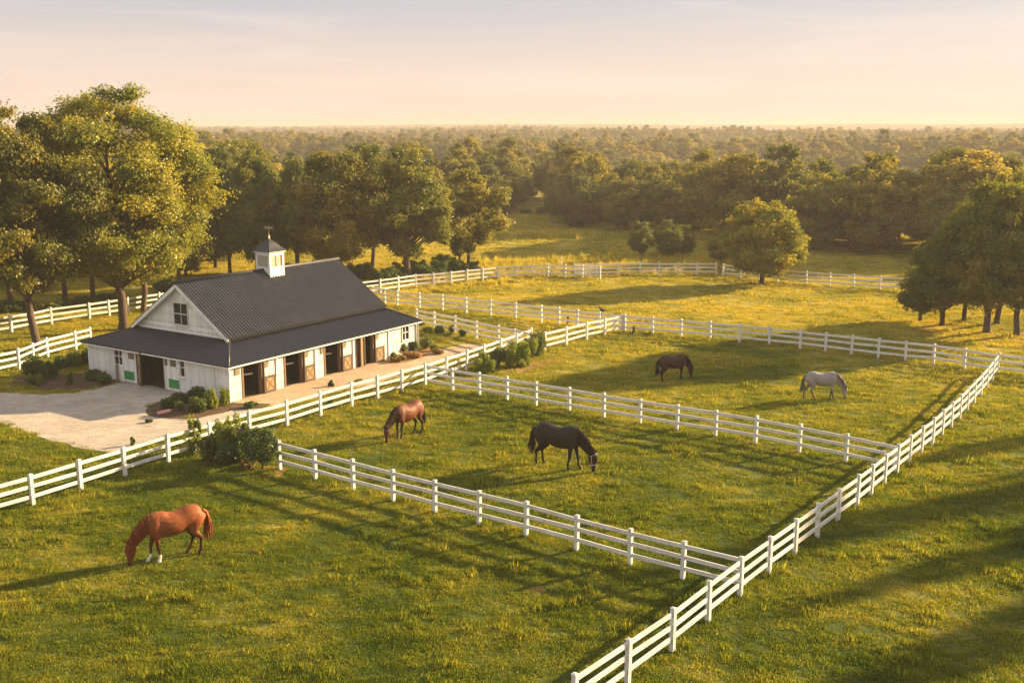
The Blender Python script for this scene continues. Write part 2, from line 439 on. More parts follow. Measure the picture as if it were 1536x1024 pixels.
sheet('bare_soil', [G(785, 884), G(812, 878), G(826, 885), G(800, 893)], 0.004, M['dry_soil'], 'small bare soil patch in the grass below the near cross fence', 'soil', 0.12, 9, False)
sheet('bare_soil', [G(1450, 500), G(1536, 497), G(1640, 500), G(1600, 524), G(1500, 520), G(1420, 512), G(1340, 488), G(1400, 488)], 0.004, M['dry_soil'],
      'leaf littered brown soil under the big trees at the pasture edge', 'soil', 0.4, 10, False)
def strip(pts, w, label, seed):
    P = [Vector((*gp(*p), 0)) for p in pts]; up_, dn = [], []
    for i, p in enumerate(P):
        d = (P[min(i+1, len(P)-1)]-P[max(i-1, 0)]).normalized(); nn = Vector((-d.y, d.x, 0)); up_.append((p+nn*w)[:2]); dn.append((p-nn*w)[:2])
    sheet('bare_soil', up_ + dn[::-1], 0.004, M['fence_soil'], label, 'soil', w*0.5, seed, False)
strip([(290, 681), (375, 655), (431, 639)], 0.30, 'brown earth strip under the left fence behind the shrub clump', 21)
strip([(440, 637), (528, 609), (632, 580)], 0.34, 'brown earth strip under the fence below the open stalls', 22)
strip([(650, 582), (804, 609), (960, 637), (1133, 665), (1335, 707)], 0.22, 'worn brown line under the fence between the paddocks', 23)
strip([(960, 501), (1065, 510), (1200, 524), (1400, 547), (1480, 558)], 0.30, 'worn brown line under the back paddock fence', 24)
EXCL.append(np.array([bw(-0.1, -0.1), bw(16.85, -0.1), bw(16.85, 12.6), bw(-0.1, 12.6)]))

# ------------------------------------------------------------------ fences
FENCE_LINES = []
def fence(pts, label, spacing=2.1, h=1.34, group='white three rail fences', pixel=True, first=True, last=True, pw=0.14, z0=0.0):
    P = [Vector((*(gp(*p) if pixel else p), 0)) for p in pts]
    rr = random.Random(hash(label) % 1000 if False else len(label)*7 + len(pts))
    root = empty('rail_fence', P[0]); tag(root, label, 'fence', group)
    o = P[0]; FENCE_LINES.append([(p.x, p.y) for p in P])
    knots = []
    for i in range(len(P)-1):
        L = (P[i+1]-P[i]).length; k = max(1, round(L/spacing))
        for j in range(k): knots.append((P[i].lerp(P[i+1], j/k), (P[i+1]-P[i]).normalized()))
    knots.append((P[-1], (P[-1]-P[-2]).normalized()))
    post_me = None
    for n, (p, d) in enumerate(knots):
        if (n == 0 and not first) or (n == len(knots)-1 and not last): continue
        if post_me is None:
            mb = MB(); w = pw/2
            mb.box(-w, w, -w, w, -0.06, h)
            mb.box(-w-0.008, w+0.008, -w-0.008, w+0.008, h+0.001, h+0.025)
            c = len(mb.v); mb.v += [(-w,-w,h+0.026),(w,-w,h+0.026),(w,w,h+0.026),(-w,w,h+0.026),(0,0,h+0.055)]
            mb.f += [(c,c+1,c+4),(c+1,c+2,c+4),(c+2,c+3,c+4),(c+3,c,c+4)]
            post_me = mb.mesh('post', M['fence'])
        q = link('post', post_me, root); q.location = p - o + Vector((0, 0, rr.uniform(-0.03, 0.02)))
        q.rotation_euler = (rr.uniform(-.018, .018), rr.uniform(-.018, .018), math.atan2(d.y, d.x) + rr.uniform(-.03, .03))
    for zc in (0.40, 0.80, 1.19):
        mb = MB(); zz = [zc + rr.uniform(-0.026, 0.026) for _ in knots]
        for n in range(len(knots)-1):
            a, b = knots[n][0]-o, knots[n+1][0]-o
            d = (b-a).normalized(); g = 0.004
            mb.beam(a + d*g + Vector((0, 0, zz[n]*h/1.34)), b - d*g + Vector((0, 0, zz[n+1]*h/1.34)), 0.045, 0.145)
        mb.build('rail', M['fence'], root)
    return root

fence([(-60, 790), (50, 758), (188, 714), (253, 693), (375, 655), (431, 639), (528, 609), (638, 578)], 'long white rail fence between the drive and the horse paddocks, on the left')
fence([(638, 578), (700, 556), (797, 521)], 'short white rail fence running from the paddock corner to the shrubs by the path', first=False)
fence([(817, 527), (880, 510), (933, 498)], 'short white rail fence right of the shrubs, climbing to the back corner')
fence([(420, 704), (590, 751), (789, 804), (945, 847), (1108, 891)], 'near white cross fence just below the two dark paddock horses', last=False)
fence([(640, 579), (804, 608), (960, 636), (1133, 664), (1343, 709)], 'white cross fence between the two paddocks, behind the black horse', first=False, last=False)
fence([(861, 1083), (941, 1025), (1008, 976), (1110, 893)], 'nearest part of the white fence on the right, reaching the bottom edge')
fence([(1110, 893), (1192, 831), (1285, 760), (1345, 710)], 'white fence on the right beside the black horse paddock', first=False)
fence([(1345, 710), (1398, 667), (1439, 629), (1471, 594), (1496, 561)], 'white fence on the right beside the grey horse paddock', first=False)
fence([(560, 452), (596, 459), (664, 466), (736, 474), (812, 483), (866, 490), (933, 498)], 'white fence from behind the barn to the back paddock corner')
fence([(937, 498), (1065, 509), (1200, 523), (1317, 537), (1400, 546), (1494, 561)], 'long white fence along the back of the far paddock', last=False)
fence([(1498, 561), (1600, 571), (1700, 582)], 'white fence running out past the right rear paddock corner', first=False)
fence([(625, 488), (652, 494), (683, 500), (715, 509), (748, 516), (797, 527)], 'low white fence beside the shrubs beyond the barn end', last=False)
fence([(540, 444), (571, 440), (624, 432), (677, 427), (747, 419), (822, 415), (900, 419)], 'distant white fence curving below the trees behind the barn')
fence([(862, 415), (960, 413), (1074, 413)], 'distant white fence left of the lone round tree')
fence([(1084, 415), (1166, 423), (1209, 427), (1280, 432), (1360, 438), (1450, 448)], 'distant hazy white fence right of the lone round tree')
fence([(-70, 512), (18, 499), (78, 487), (135, 479), (193, 470), (240, 462), (300, 452)], 'white fence below the woods behind the left trees')
fence([(-60, 575), (29, 554), (72, 536), (114, 525), (137, 519)], 'white fence behind the dark shrubs left of the barn')

# ------------------------------------------------------------------ barn
def build_barn():
    T = tag(empty('stable_barn', BC, BA), 'white horse barn with dark metal roofs, louvred cupola and open stalls', 'barn')
    L, W = 16.75, 12.5
    th = 0.14
    WT = 2.20
    def wall(name, axis, u0, u1, holes, mat, at, t, z0=0.0, z1=WT):
        """wall along u with holes (u0,u1,z0,z1); axis 'x' runs along x at y=at..at+t, axis 'y' along y at x=at..at+t"""
        mb = MB()
        def bx(a, b, c, d):
            if b - a < 1e-4 or d - c < 1e-4: return
            if axis == 'x': mb.box(a, b, at, at+t, c, d)
            else: mb.box(at, at+t, a, b, c, d)
        cur = u0
        for (a, b, c, d) in sorted(holes):
            bx(cur, a, z0, z1); bx(a, b, d, z1); bx(a, b, z0, c); cur = b
        bx(cur, u1, z0, z1)
        return mb.build(name, mat, T)
    # stall side (y = 0), outward is -y
    doors = [(0.92, 2.40), (4.20, 5.68), (7.60, 9.06), (10.58, 12.20)]
    DH = 2.04
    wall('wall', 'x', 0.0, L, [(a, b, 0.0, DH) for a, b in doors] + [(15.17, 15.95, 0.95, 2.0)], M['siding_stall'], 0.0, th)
    # front (x = 0), outward is -x ; y from 0.14 to W
    wins = [(9.18, 9.98, 0.98, 2.06), (3.62, 4.06, 0.95, 2.06)]
    wall('wall', 'y', 1.0, W, [(5.46, 7.88, 0.0, 2.12)] + wins, M['siding_front'], 0.0, th)
    wall('wall', 'y', th, 1.0, [], M['siding_lap'], 0.0, th)
    wall('wall', 'x', th, L, [(5.0, 6.0, 1.0, 2.0)], M['siding_lap'], W-th, th)
    wall('wall', 'y', th, W-th, [(5.5, 7.0, 0.0, 2.1)], M['siding_lap'], L-th, th)
    # upper walls that carry the main roof
    x0, x1, y0, y1 = 2.15, 15.75, 2.25, 10.25
    yc, EZ, RZ = 6.25, 3.08, 5.98
    sl = (RZ-EZ)/(yc-1.95)
    mb = MB()
    gy = lambda y: RZ - sl*abs(y-yc) - 0.10
    for xa, xb in ((x0, x0+0.14), (x1-0.14, x1)):
        mb = MB(); n = len(mb.v)
        prof = [(y0, 2.2), (y1, 2.2), (y1, gy(y1)), (yc, gy(yc)), (y0, gy(y0))]
        for x in (xa, xb):
            for (y, z) in prof: mb.v.append((x, y, z))
        k = 5
        mb.f += [tuple(n+i for i in range(k)), tuple(n+k+i for i in range(k))[::-1]]
        mb.f += [(n+i, n+k+i, n+k+(i+1) % k, n+(i+1) % k) for i in range(k)]
        mb.build('gable_wall', M['siding_lap'], T)
    mb = MB(); mb.box(x0+0.14, x1-0.14, y0, y0+0.12, 2.2, gy(y0)); mb.box(x0+0.14, x1-0.14, y1-0.12, y1, 2.2, gy(y1))
    mb.build('clerestory_wall', M['black'], T)  # wall coloured black to give the shaded gap below the upper eave
    # corrugated sheets
    def sheet_roof(name, e0, e1, up, tmax, t0=0.0, pitch=0.235, amp=0.026, parent=T, slab=0.05):
        """corrugated sheet: eave from e0 to e1, 'up' the vector from eave to top; tmax(u) how far each rib runs"""
        e0, e1, up = Vector(e0), Vector(e1), Vector(up)
        Ln = (e1-e0).length; d = (e1-e0)/Ln; nrm = d.cross(up).normalized()
        if nrm.z < 0: nrm = -nrm
        K = max(8, int(Ln/pitch*8)); V = []; F = []
        for i in range(K+1):
            u = i/K; ph_ = (u*Ln/pitch) % 1.0
            hgt = amp*(math.cos(2*math.pi*ph_)*0.5+0.5)**1.6*2.0
            tm = max(0.002, tmax(u*Ln))
            a = e0 + d*(u*Ln); b = a + up*tm
            V += [a + nrm*hgt, b + nrm*hgt, a - nrm*slab, b - nrm*slab]
        for i in range(K):
            p, q = 4*i, 4*i+4
            F += [(p, q, q+1, p+1), (p+2, p+3, q+3, q+2), (p, p+2, q+2, q), (p+1, q+1, q+3, p+3)]
        e = 4*K; F += [(0, 1, 3, 2), (e, e+2, e+3, e+1)]
        me = np_mesh(name, [tuple(v) for v in V], F, [M['roof']], smooth=False)
        return link(name, me, parent)
    RX0, RX1 = 1.82, 16.02
    Rf = sheet_roof('roof', (RX0, 1.95, EZ), (RX1, 1.95, EZ), (0, yc-1.95, RZ-EZ), lambda u: 1.0)
    sheet_roof('roof', (RX0, 10.55, EZ), (RX1, 10.55, EZ), (0, yc-10.55, RZ-EZ), lambda u: 1.0)
    mb = MB(); mb.tube([(RX0-0.02, yc, RZ+0.03), (RX1+0.02, yc, RZ+0.03)], 0.11, 10); mb.build('ridge_cap', M['roof'], Rf, True)
    # rake boards and soffit under the gable overhang
    mb = MB()
    for (ya, sgn) in ((1.95, 1), (10.55, -1)):
        a = Vector((RX0-0.03, ya, EZ-0.16)); b = Vector((RX0-0.03, yc, RZ-0.16))
        mb.beam(a, b, 0.05, 0.19, up=(0, -sgn*(RZ-EZ), (yc-1.95)))
        a = Vector((2.0, ya+0.12*sgn, EZ-0.115)); b = Vector((2.0, yc, RZ-0.19))
        mb.beam(a, b, 0.26, 0.03, up=(0, -sgn*(RZ-EZ), (yc-1.95)))
    mb.build('rake_board', M['white'], T)
    mb = MB(); mb.box(RX0+0.06, RX1-0.06, 2.02, 2.06, EZ-0.15, EZ-0.03); mb.build('fascia_board', M['black'], T)  # coloured black with the wall behind, as part of the eave shade
    # lean-to skirt on all four sides, eave at z 2.13, top at z 2.92
    ez, tz, ov = 2.10, 2.92, 0.32
    SX0, SX1, SY0, SY1 = -ov, 17.05, -ov, W+ov
    TX0, TX1, TY0, TY1 = 2.15, 15.75, 2.25, 10.25
    def trap(Ln, ra, rb): return lambda u: min(1.0, u/ra if ra > 0 else 1, (Ln-u)/rb if rb > 0 else 1)
    Lx, Ly = SX1-SX0, SY1-SY0
    A, B, Cc, D = TX0-SX0, SX1-TX1, TY0-SY0, SY1-TY1
    S = sheet_roof('lean_to_roof', (SX0, SY0, ez), (SX1, SY0, ez), (0, Cc, tz-ez), trap(Lx, A, B))
    sheet_roof('lean_to_roof', (SX0, SY1, ez), (SX1, SY1, ez), (0, -D, tz-ez), trap(Lx, A, B))
    sheet_roof('lean_to_roof', (SX0, SY0, ez), (SX0, SY1, ez), (A, 0, tz-ez), trap(Ly, Cc, D))
    sheet_roof('lean_to_roof', (SX1, SY0, ez), (SX1, SY1, ez), (-B, 0, tz-ez), trap(Ly, Cc, D))
    for (a, b) in (((SX0, SY0), (TX0, TY0)), ((SX0, SY1), (TX0, TY1)), ((SX1, SY0), (TX1, TY0)), ((SX1, SY1), (TX1, TY1))):
        mb = MB(); mb.tube([(a[0], a[1], ez+0.02), (b[0], b[1], tz+0.03)], 0.075, 8); mb.build('hip_cap', M['roof'], T, True)
    # eave boards (white) just under the skirt edge
    mb = MB()
    mb.box(SX0+0.03, SX1-0.03, SY0+0.02, SY0+0.06, ez-0.135, ez-0.055); mb.box(SX0+0.03, SX1-0.03, SY1-0.06, SY1-0.02, ez-0.135, ez-0.055)
    mb.box(SX0+0.02, SX0+0.06, SY0+0.065, SY1-0.065, ez-0.135, ez-0.055); mb.box(SX1-0.06, SX1-0.02, SY0+0.065, SY1-0.065, ez-0.135, ez-0.055)
    mb.build('eave_board', M['white'], T)
    mb = MB(); mb.tube([(-0.30, -0.27, ez-0.12), (-0.10, -0.10, ez-0.30), (-0.08, -0.08, 1.4), (-0.08, -0.08, 0.05), (-0.16, -0.16, 0.03)], 0.04, 8)
    mb.build('downpipe', M['white'], T, True)
    mb = MB(); mb.tube([(16.82, -0.25, ez-0.10), (16.82, -0.12, ez-0.2), (16.82, -0.10, 0.05)], 0.045, 8); mb.build('downpipe', M['white'], T, True)
    # corner boards and pilasters
    for (xa, xb, ya, yb) in ((-0.03, 0.12, -0.03, 0.0), (-0.03, -0.0, 0.0, 0.12), (-0.03, 0.0, 0.93, 1.07), (-0.03, 0.0, W-0.12, W+0.03), (16.66, 16.78, -0.03, 0.0)):
        mb = MB(); mb.box(xa, xb, ya, yb, 0.0, WT-0.03); mb.build('corner_board', M['white'], T)
    for (px, zlow) in ((3.62, 0.78), (6.85, 0.02), (10.30, 0.02), (13.80, 0.02)):
        mb = MB(); mb.box(px-0.09, px+0.09, -0.06, -0.002, zlow, WT-0.05); mb.build('pilaster', M['white'], T)
    # stalls
    def brace_leaf(parent, name, x0, x1, z0, z1, yf, t=0.05):
        """half door: dark frame, tan panel, cross brace; face at y=yf looking to -y"""
        f = MB(); w = 0.12
        f.box(x0, x0+w, yf, yf+t, z0, z1); f.box(x1-w, x1, yf, yf+t, z0, z1)
        f.box(x0+w, x1-w, yf, yf+t, z0, z0+w); f.box(x0+w, x1-w, yf, yf+t, z1-w, z1)
        fo = f.build(name, M['dark_wood'], parent)
        p = MB(); p.box(x0+w, x1-w, yf+0.018, yf+t-0.004, z0+w, z1-w); p.build('panel', M['tan_wood'], fo)
        c = MB()
        c.beam((x0+w, yf+0.012, z0+w), (x1-w, yf+0.012, z1-w), 0.012, 0.07, up=(-(z1-z0), 0, (x1-x0)))
        c.beam((x0+w, yf+0.009, z1-w), (x1-w, yf+0.009, z0+w), 0.012, 0.07, up=((z1-z0), 0, (x1-x0)))
        mx, mz = (x0+x1)/2, (z0+z1)/2
        c.box(mx-0.09, mx+0.09, yf+0.004, yf+0.017, mz-0.12, mz+0.02)
        c.build('cross_brace', M['brown_wood'], fo)
        return fo
    for i, (a, b) in enumerate(doors):
        f = MB(); jw = 0.10
        f.box(a-0.005, a+jw, -0.035, th+0.02, 0.0, DH-0.005); f.box(b-jw, b+0.005, -0.035, th+0.02, 0.0, DH-0.005)
        fr = f.build('door_frame', M['brown_wood'], T)
        h = MB(); h.box(a+jw+0.002, b-jw-0.002, -0.05, th, DH-0.11, DH-0.01); h.build('track', M['white'], fr)
        # tall open upper leaf folded back against the right jamb
        q = MB(); q.box(b+0.012, b+0.075, -0.20, -0.04, 0.06, DH-0.02); q.build('door_edge', M['dark_wood'], fr)
        brace_leaf(T, 'stall_door', b+0.085, b+0.96, 0.02, 1.0, -0.18)
        bar = MB(); bar.beam((a+0.25, 1.1, 1.10), (b-0.02, 0.7, 1.12), 0.06, 0.09); bar.build('stall_bar', M['white'], T)
        pl = MB(); pl.box(b+0.14, b+0.50, -0.05, -0.002, 1.48, 1.86); pl.box(b+0.50, b+0.56, -0.05, -0.002, 1.62, 1.86); pl.build('plaque', M['plaque'], T)
        if i in (0, 2):
            pl = MB(); xx = a-0.52 if i == 0 else a-0.30
            pl.box(xx, xx+(0.34 if i == 0 else 0.22), -0.05, -0.002, 1.46, 1.84); pl.build('plaque', M['plaque'], T)
        if i < 3:
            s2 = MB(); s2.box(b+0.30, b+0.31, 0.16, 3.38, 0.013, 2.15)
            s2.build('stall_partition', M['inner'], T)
    # tall tan leaf standing in the fourth stall doorway
    f = MB(); f.box(10.70, 10.78, -0.25, 0.0, 0.05, 2.0); f.box(11.08, 11.16, -0.25, 0.0, 0.05, 2.0)
    fo = f.build('stall_door', M['dark_wood'], T)
    p = MB(); p.box(10.781, 11.079, -0.20, -0.15, 0.06, 1.98); p.build('panel', M['tan_wood'], fo)
    # front doorway: open dark leaf with tan panels, jambs, sliding white leaves with green panels
    f = MB(); f.box(-0.03, th, 7.79, 7.90, 0, 2.12); f.box(-0.03, th, 5.44, 5.54, 0, 2.12); f.build('door_frame', M['dark_wood'], T)
    D0 = bpy.data.objects.new('barn_door', None); COL.objects.link(D0); D0.parent = T; D0.location = (-0.04, 7.86, 0.04); D0.rotation_euler = (0, 0, R_(-152))
    f = MB(); f.box(0, .14, -.03, .03, 0, 2.05); f.box(.60, .78, -.03, .03, 0, 2.05); f.box(.14, .60, -.03, .03, 0, .12); f.box(.14, .60, -.03, .03, 1.93, 2.05); f.box(.14, .60, -.03, .03, .96, 1.10)
    f.build('leaf_frame', M['dark_wood'], D0)
    D0.rotation_euler = (0, 0, R_(-112))
    for (za, zb) in ((.12, .96), (1.10, 1.93)):
        p = MB(); p.box(.141, .599, -.012, .012, za+.001, zb-.001); p.build('panel', M['tan_wood'], D0)
    for (ya, yb, ga, gb) in ((7.93, 9.12, 8.16, 9.06), (4.10, 5.40, 4.16, 5.04)):
        s = MB(); s.box(-0.055, -0.004, ya, yb, 0.06, 2.03); so = s.build('sliding_door', M['siding_front'], T)
        g = MB(); g.box(-0.085, -0.056, ga, gb, 0.20, 0.72); g.build('green_panel', M['green'], so)
        s = MB()
        s.box(-0.075, -0.056, ya, ya+0.035, 0.06, 2.03); s.box(-0.075, -0.056, yb-0.035, yb, 0.06, 2.03)
        s.build('trim', M['white'], so)
    for (ya, yb) in ((8.08, 8.56), (4.36, 4.80), (5.10, 5.30)):
        pl = MB(); pl.box(-0.10, -0.056, ya, yb, 1.50, 1.86); pl.build('plaque', M['plaque'], T)
    po = MB(); po.box(-0.22, -0.10, 9.58, 9.72, 0.0, 1.02); po.build('hitching_post', M['grey_wood'], T)
    sl_ = MB(); sl_.box(-0.06, -0.003, 9.14, 10.02, 0.0, 0.94); sl_.build('apron_panel', M['white'], T)
    # windows
    def window(axis, u0, u1, z0, z1, at, sgn, nu=2, nz=2, fm='white', mull=0.035, dp=-0.075):
        """frame proud of the wall by sgn; panes behind"""
        def bx(mb, a, b, c, d, p, q):
            lo, hi = sorted((at+sgn*p, at+sgn*q))
            if axis == 'x': mb.box(a, b, lo, hi, c, d)
            else: mb.box(lo, hi, a, b, c, d)
        f = MB(); w = 0.06
        bx(f, u0-w, u0, z0-w, z1+w, 0.002, 0.05); bx(f, u1, u1+w, z0-w, z1+w, 0.002, 0.05)
        bx(f, u0, u1, z1, z1+w, 0.002, 0.05); bx(f, u0, u1, z0-w, z0, 0.002, 0.05)
        for i in range(1, nu):
            u = u0+(u1-u0)*i/nu; bx(f, u-mull/2, u+mull/2, z0, z1, -0.05, 0.02)
        for j in range(1, nz):
            z = z0+(z1-z0)*j/nz
            for i in range(nu):
                a = u0+(u1-u0)*i/nu+(mull/2 if i else 0); b = u0+(u1-u0)*(i+1)/nu-(mull/2 if i < nu-1 else 0)
                bx(f, a, b, z-mull*0.6, z+mull*0.6, -0.05, 0.018)
        fo = f.build('window', M[fm], T)
        g = MB(); bx(g, u0+0.001, u1-0.001, z0+0.001, z1-0.001, dp, dp+0.02); g.build('pane', M['glass'], fo)
        s = MB(); bx(s, u0-w-0.03, u1+w+0.03, z0-w-0.045, z0-w-0.002, 0.002, 0.09); s.build('sill', M[fm], fo)
        return fo
    window('y', 9.22, 9.94, 1.02, 2.02, 0.0, -1)
    window('y', 3.66, 4.02, 1.00, 2.02, 0.0, -1, 1, 2)
    window('x', 15.22, 15.90, 1.0, 1.95, 0.0, -1, 2, 2)
    window('y', 5.72, 6.90, 3.45, 4.72, x0, -1, 2, 2, 'frame_grey', 0.05, -0.012)
    window('x', 5.06, 5.94, 1.06, 1.94, W, 1, 2, 2)
    # inside
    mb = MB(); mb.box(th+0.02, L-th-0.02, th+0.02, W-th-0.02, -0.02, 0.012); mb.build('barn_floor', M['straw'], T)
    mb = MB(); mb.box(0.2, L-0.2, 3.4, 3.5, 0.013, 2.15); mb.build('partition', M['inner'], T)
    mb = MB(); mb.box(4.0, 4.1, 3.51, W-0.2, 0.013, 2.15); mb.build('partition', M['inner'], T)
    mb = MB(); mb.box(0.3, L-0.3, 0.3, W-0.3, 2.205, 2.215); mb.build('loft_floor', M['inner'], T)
    # cupola
    cx, w, ce, ca = 9.5, 0.64, 7.12, 7.93
    Cb = MB(); zb = RZ-sl*w-0.25
    wz0, wz1 = 6.20, 6.92
    for (sx, sy) in ((-1, -1), (1, -1), (1, 1), (-1, 1)):
        Cb.box(cx+sx*w-(0.16 if sx > 0 else 0), cx+sx*w+(0.16 if sx < 0 else 0), yc+sy*w-(0.16 if sy > 0 else 0), yc+sy*w+(0.16 if sy < 0 else 0), zb, ce)
    for (za, zz) in ((zb, wz0), (wz1, ce)):
        Cb.box(cx-w+0.16, cx+w-0.16, yc-w+0.012, yc-w+0.11, za, zz); Cb.box(cx-w+0.16, cx+w-0.16, yc+w-0.11, yc+w-0.012, za, zz)
        Cb.box(cx-w+0.012, cx-w+0.11, yc-w+0.16, yc+w-0.16, za, zz); Cb.box(cx+w-0.11, cx+w-0.012, yc-w+0.16, yc+w-0.16, za, zz)
    co = Cb.build('cupola', M['white'], T)
    mb = MB(); mb.box(cx-w+0.2, cx+w-0.2, yc-w+0.2, yc+w-0.2, wz0-0.1, wz1+0.1); mb.build('louver_backing', M['black'], co)  # black box added for the darkness behind the slats
    for sgn in (-1, 1):
        for ax in ('x', 'y'):
            mb = MB()
            for k in range(6):
                z = wz0+0.03+k*0.112
                for (ua, ub) in ((-w+0.165, -0.03), (0.03, w-0.165)):
                    o1, o2 = sorted((sgn*(w-0.03), sgn*(w-0.075)))
                    if ax == 'x': mb.quad((cx+ua, yc+sgn*(w-0.03), z), (cx+ub, yc+sgn*(w-0.03), z), (cx+ub, yc+sgn*(w-0.10), z+0.085), (cx+ua, yc+sgn*(w-0.10), z+0.085))
                    else: mb.quad((cx+sgn*(w-0.03), yc+ua, z), (cx+sgn*(w-0.03), yc+ub, z), (cx+sgn*(w-0.10), yc+ub, z+0.085), (cx+sgn*(w-0.10), yc+ua, z+0.085))
            o1, o2 = sorted((sgn*(w-0.02), sgn*(w-0.11)))
            if ax == 'x': mb.box(cx-0.029, cx+0.029, yc+o1, yc+o2, wz0, wz1)
            else: mb.box(cx+o1, cx+o2, yc-0.029, yc+0.029, wz0, wz1)
            lo = mb.build('louver', M['louver'], co)
            md = lo.modifiers.new('thick', 'SOLIDIFY'); md.thickness = 0.014
    mb = MB(); o_ = w+0.09; mb.box(cx-o_, cx+o_, yc-o_, yc+o_, ce+0.001, ce+0.07); mb.build('cornice', M['white'], co)
    o_ = w+0.13; rings = []
    for t, zz in ((1.0, ce+0.071), (1.0, ce+0.10), (0.72, ce+0.30), (0.42, ce+0.56), (0.06, ca+0.02), (0.05, ca+0.06)):
        rings.append([(cx-o_*t, yc-o_*t, zz), (cx+o_*t, yc-o_*t, zz), (cx+o_*t, yc+o_*t, zz), (cx-o_*t, yc+o_*t, zz)])
    mb = MB(); mb.loft(rings); mb.build('cupola_roof', M['roof'], co)
    mb = MB()
    zt = ca+0.06
    mb.tube([(cx, yc, zt-0.02), (cx, yc, zt+0.10), (cx, yc, zt+0.16)], [0.07, 0.055, 0.03], 8)
    mb.tube([(cx, yc, zt+0.15), (cx, yc, zt+0.82)], 0.018, 6)
    mb.tube([(cx, yc, zt+0.20), (cx, yc, zt+0.24), (cx, yc, zt+0.29)], [0.02, 0.055, 0.02], 8)
    # arrow and running animal shape on the vane
    bx_, by_ = -0.55, 0.83
    def vp(u, z): return (cx+bx_*u, yc+by_*u, z)
    zv = zt+0.62
    mb.tube([vp(-0.30, zv), vp(0.30, zv)], 0.016, 6)
    mb.loft([[vp(u+du, zv+dz+s*0.0) for (du, dz) in ((0, -hh), (0.012, 0), (0, hh), (-0.012, 0))] for (u, dz, hh, s) in ()] or
            [[(p[0]+q*0.012, p[1]+q*0.012, p[2]+r*hh) for (q, r) in ((1, -1), (1, 1), (-1, 1), (-1, -1))] for (p, hh) in
             ((vp(-0.30, zv+0.07), 0.01), (vp(-0.22, zv+0.09), 0.05), (vp(-0.05, zv+0.05), 0.05), (vp(0.12, zv+0.06), 0.055), (vp(0.2, zv+0.12), 0.06), (vp(0.29, zv+0.12), 0.02))])
    mb.build('weather_vane', M['copper'], co)
    return T
build_barn()

# ------------------------------------------------------------------ foliage
def leaf_cards(P, L, Wd, rng, up=0.35, out=None):
    """one bent leaf (4 points) per row of P"""
    n = len(P)
    nr = rng.normal(size=(n, 3))*0.62; nr[:, 2] += up
    if out is not None: nr += out
    nr /= np.linalg.norm(nr, axis=1, keepdims=True)
    t = rng.normal(size=(n, 3)); t -= (t*nr).sum(1, keepdims=True)*nr
    t /= np.linalg.norm(t, axis=1, keepdims=True)
    b = np.cross(nr, t)
    L = np.asarray(L).reshape(-1, 1)*np.ones((n, 1)); Wd = np.asarray(Wd).reshape(-1, 1)*np.ones((n, 1))
    V = np.empty((n, 4, 3))
    V[:, 0] = P - t*L/2; V[:, 2] = P + t*L/2 - nr*L*0.12
    V[:, 1] = P + b*Wd/2 + nr*Wd*0.15 + t*L*0.08; V[:, 3] = P - b*Wd/2 + nr*Wd*0.15 + t*L*0.08
    return V.reshape(-1, 3), np.arange(4*n).reshape(n, 4)

def unit(n, rng):
    d = rng.normal(size=(n, 3)); return d/np.linalg.norm(d, axis=1, keepdims=True)

def crown_radius(t, tw, pw=0.6):
    u = np.where(t < tw, t/tw, (1-t)/(1-tw)); return np.sin(np.clip(u, 0, 1)*np.pi/2)**pw

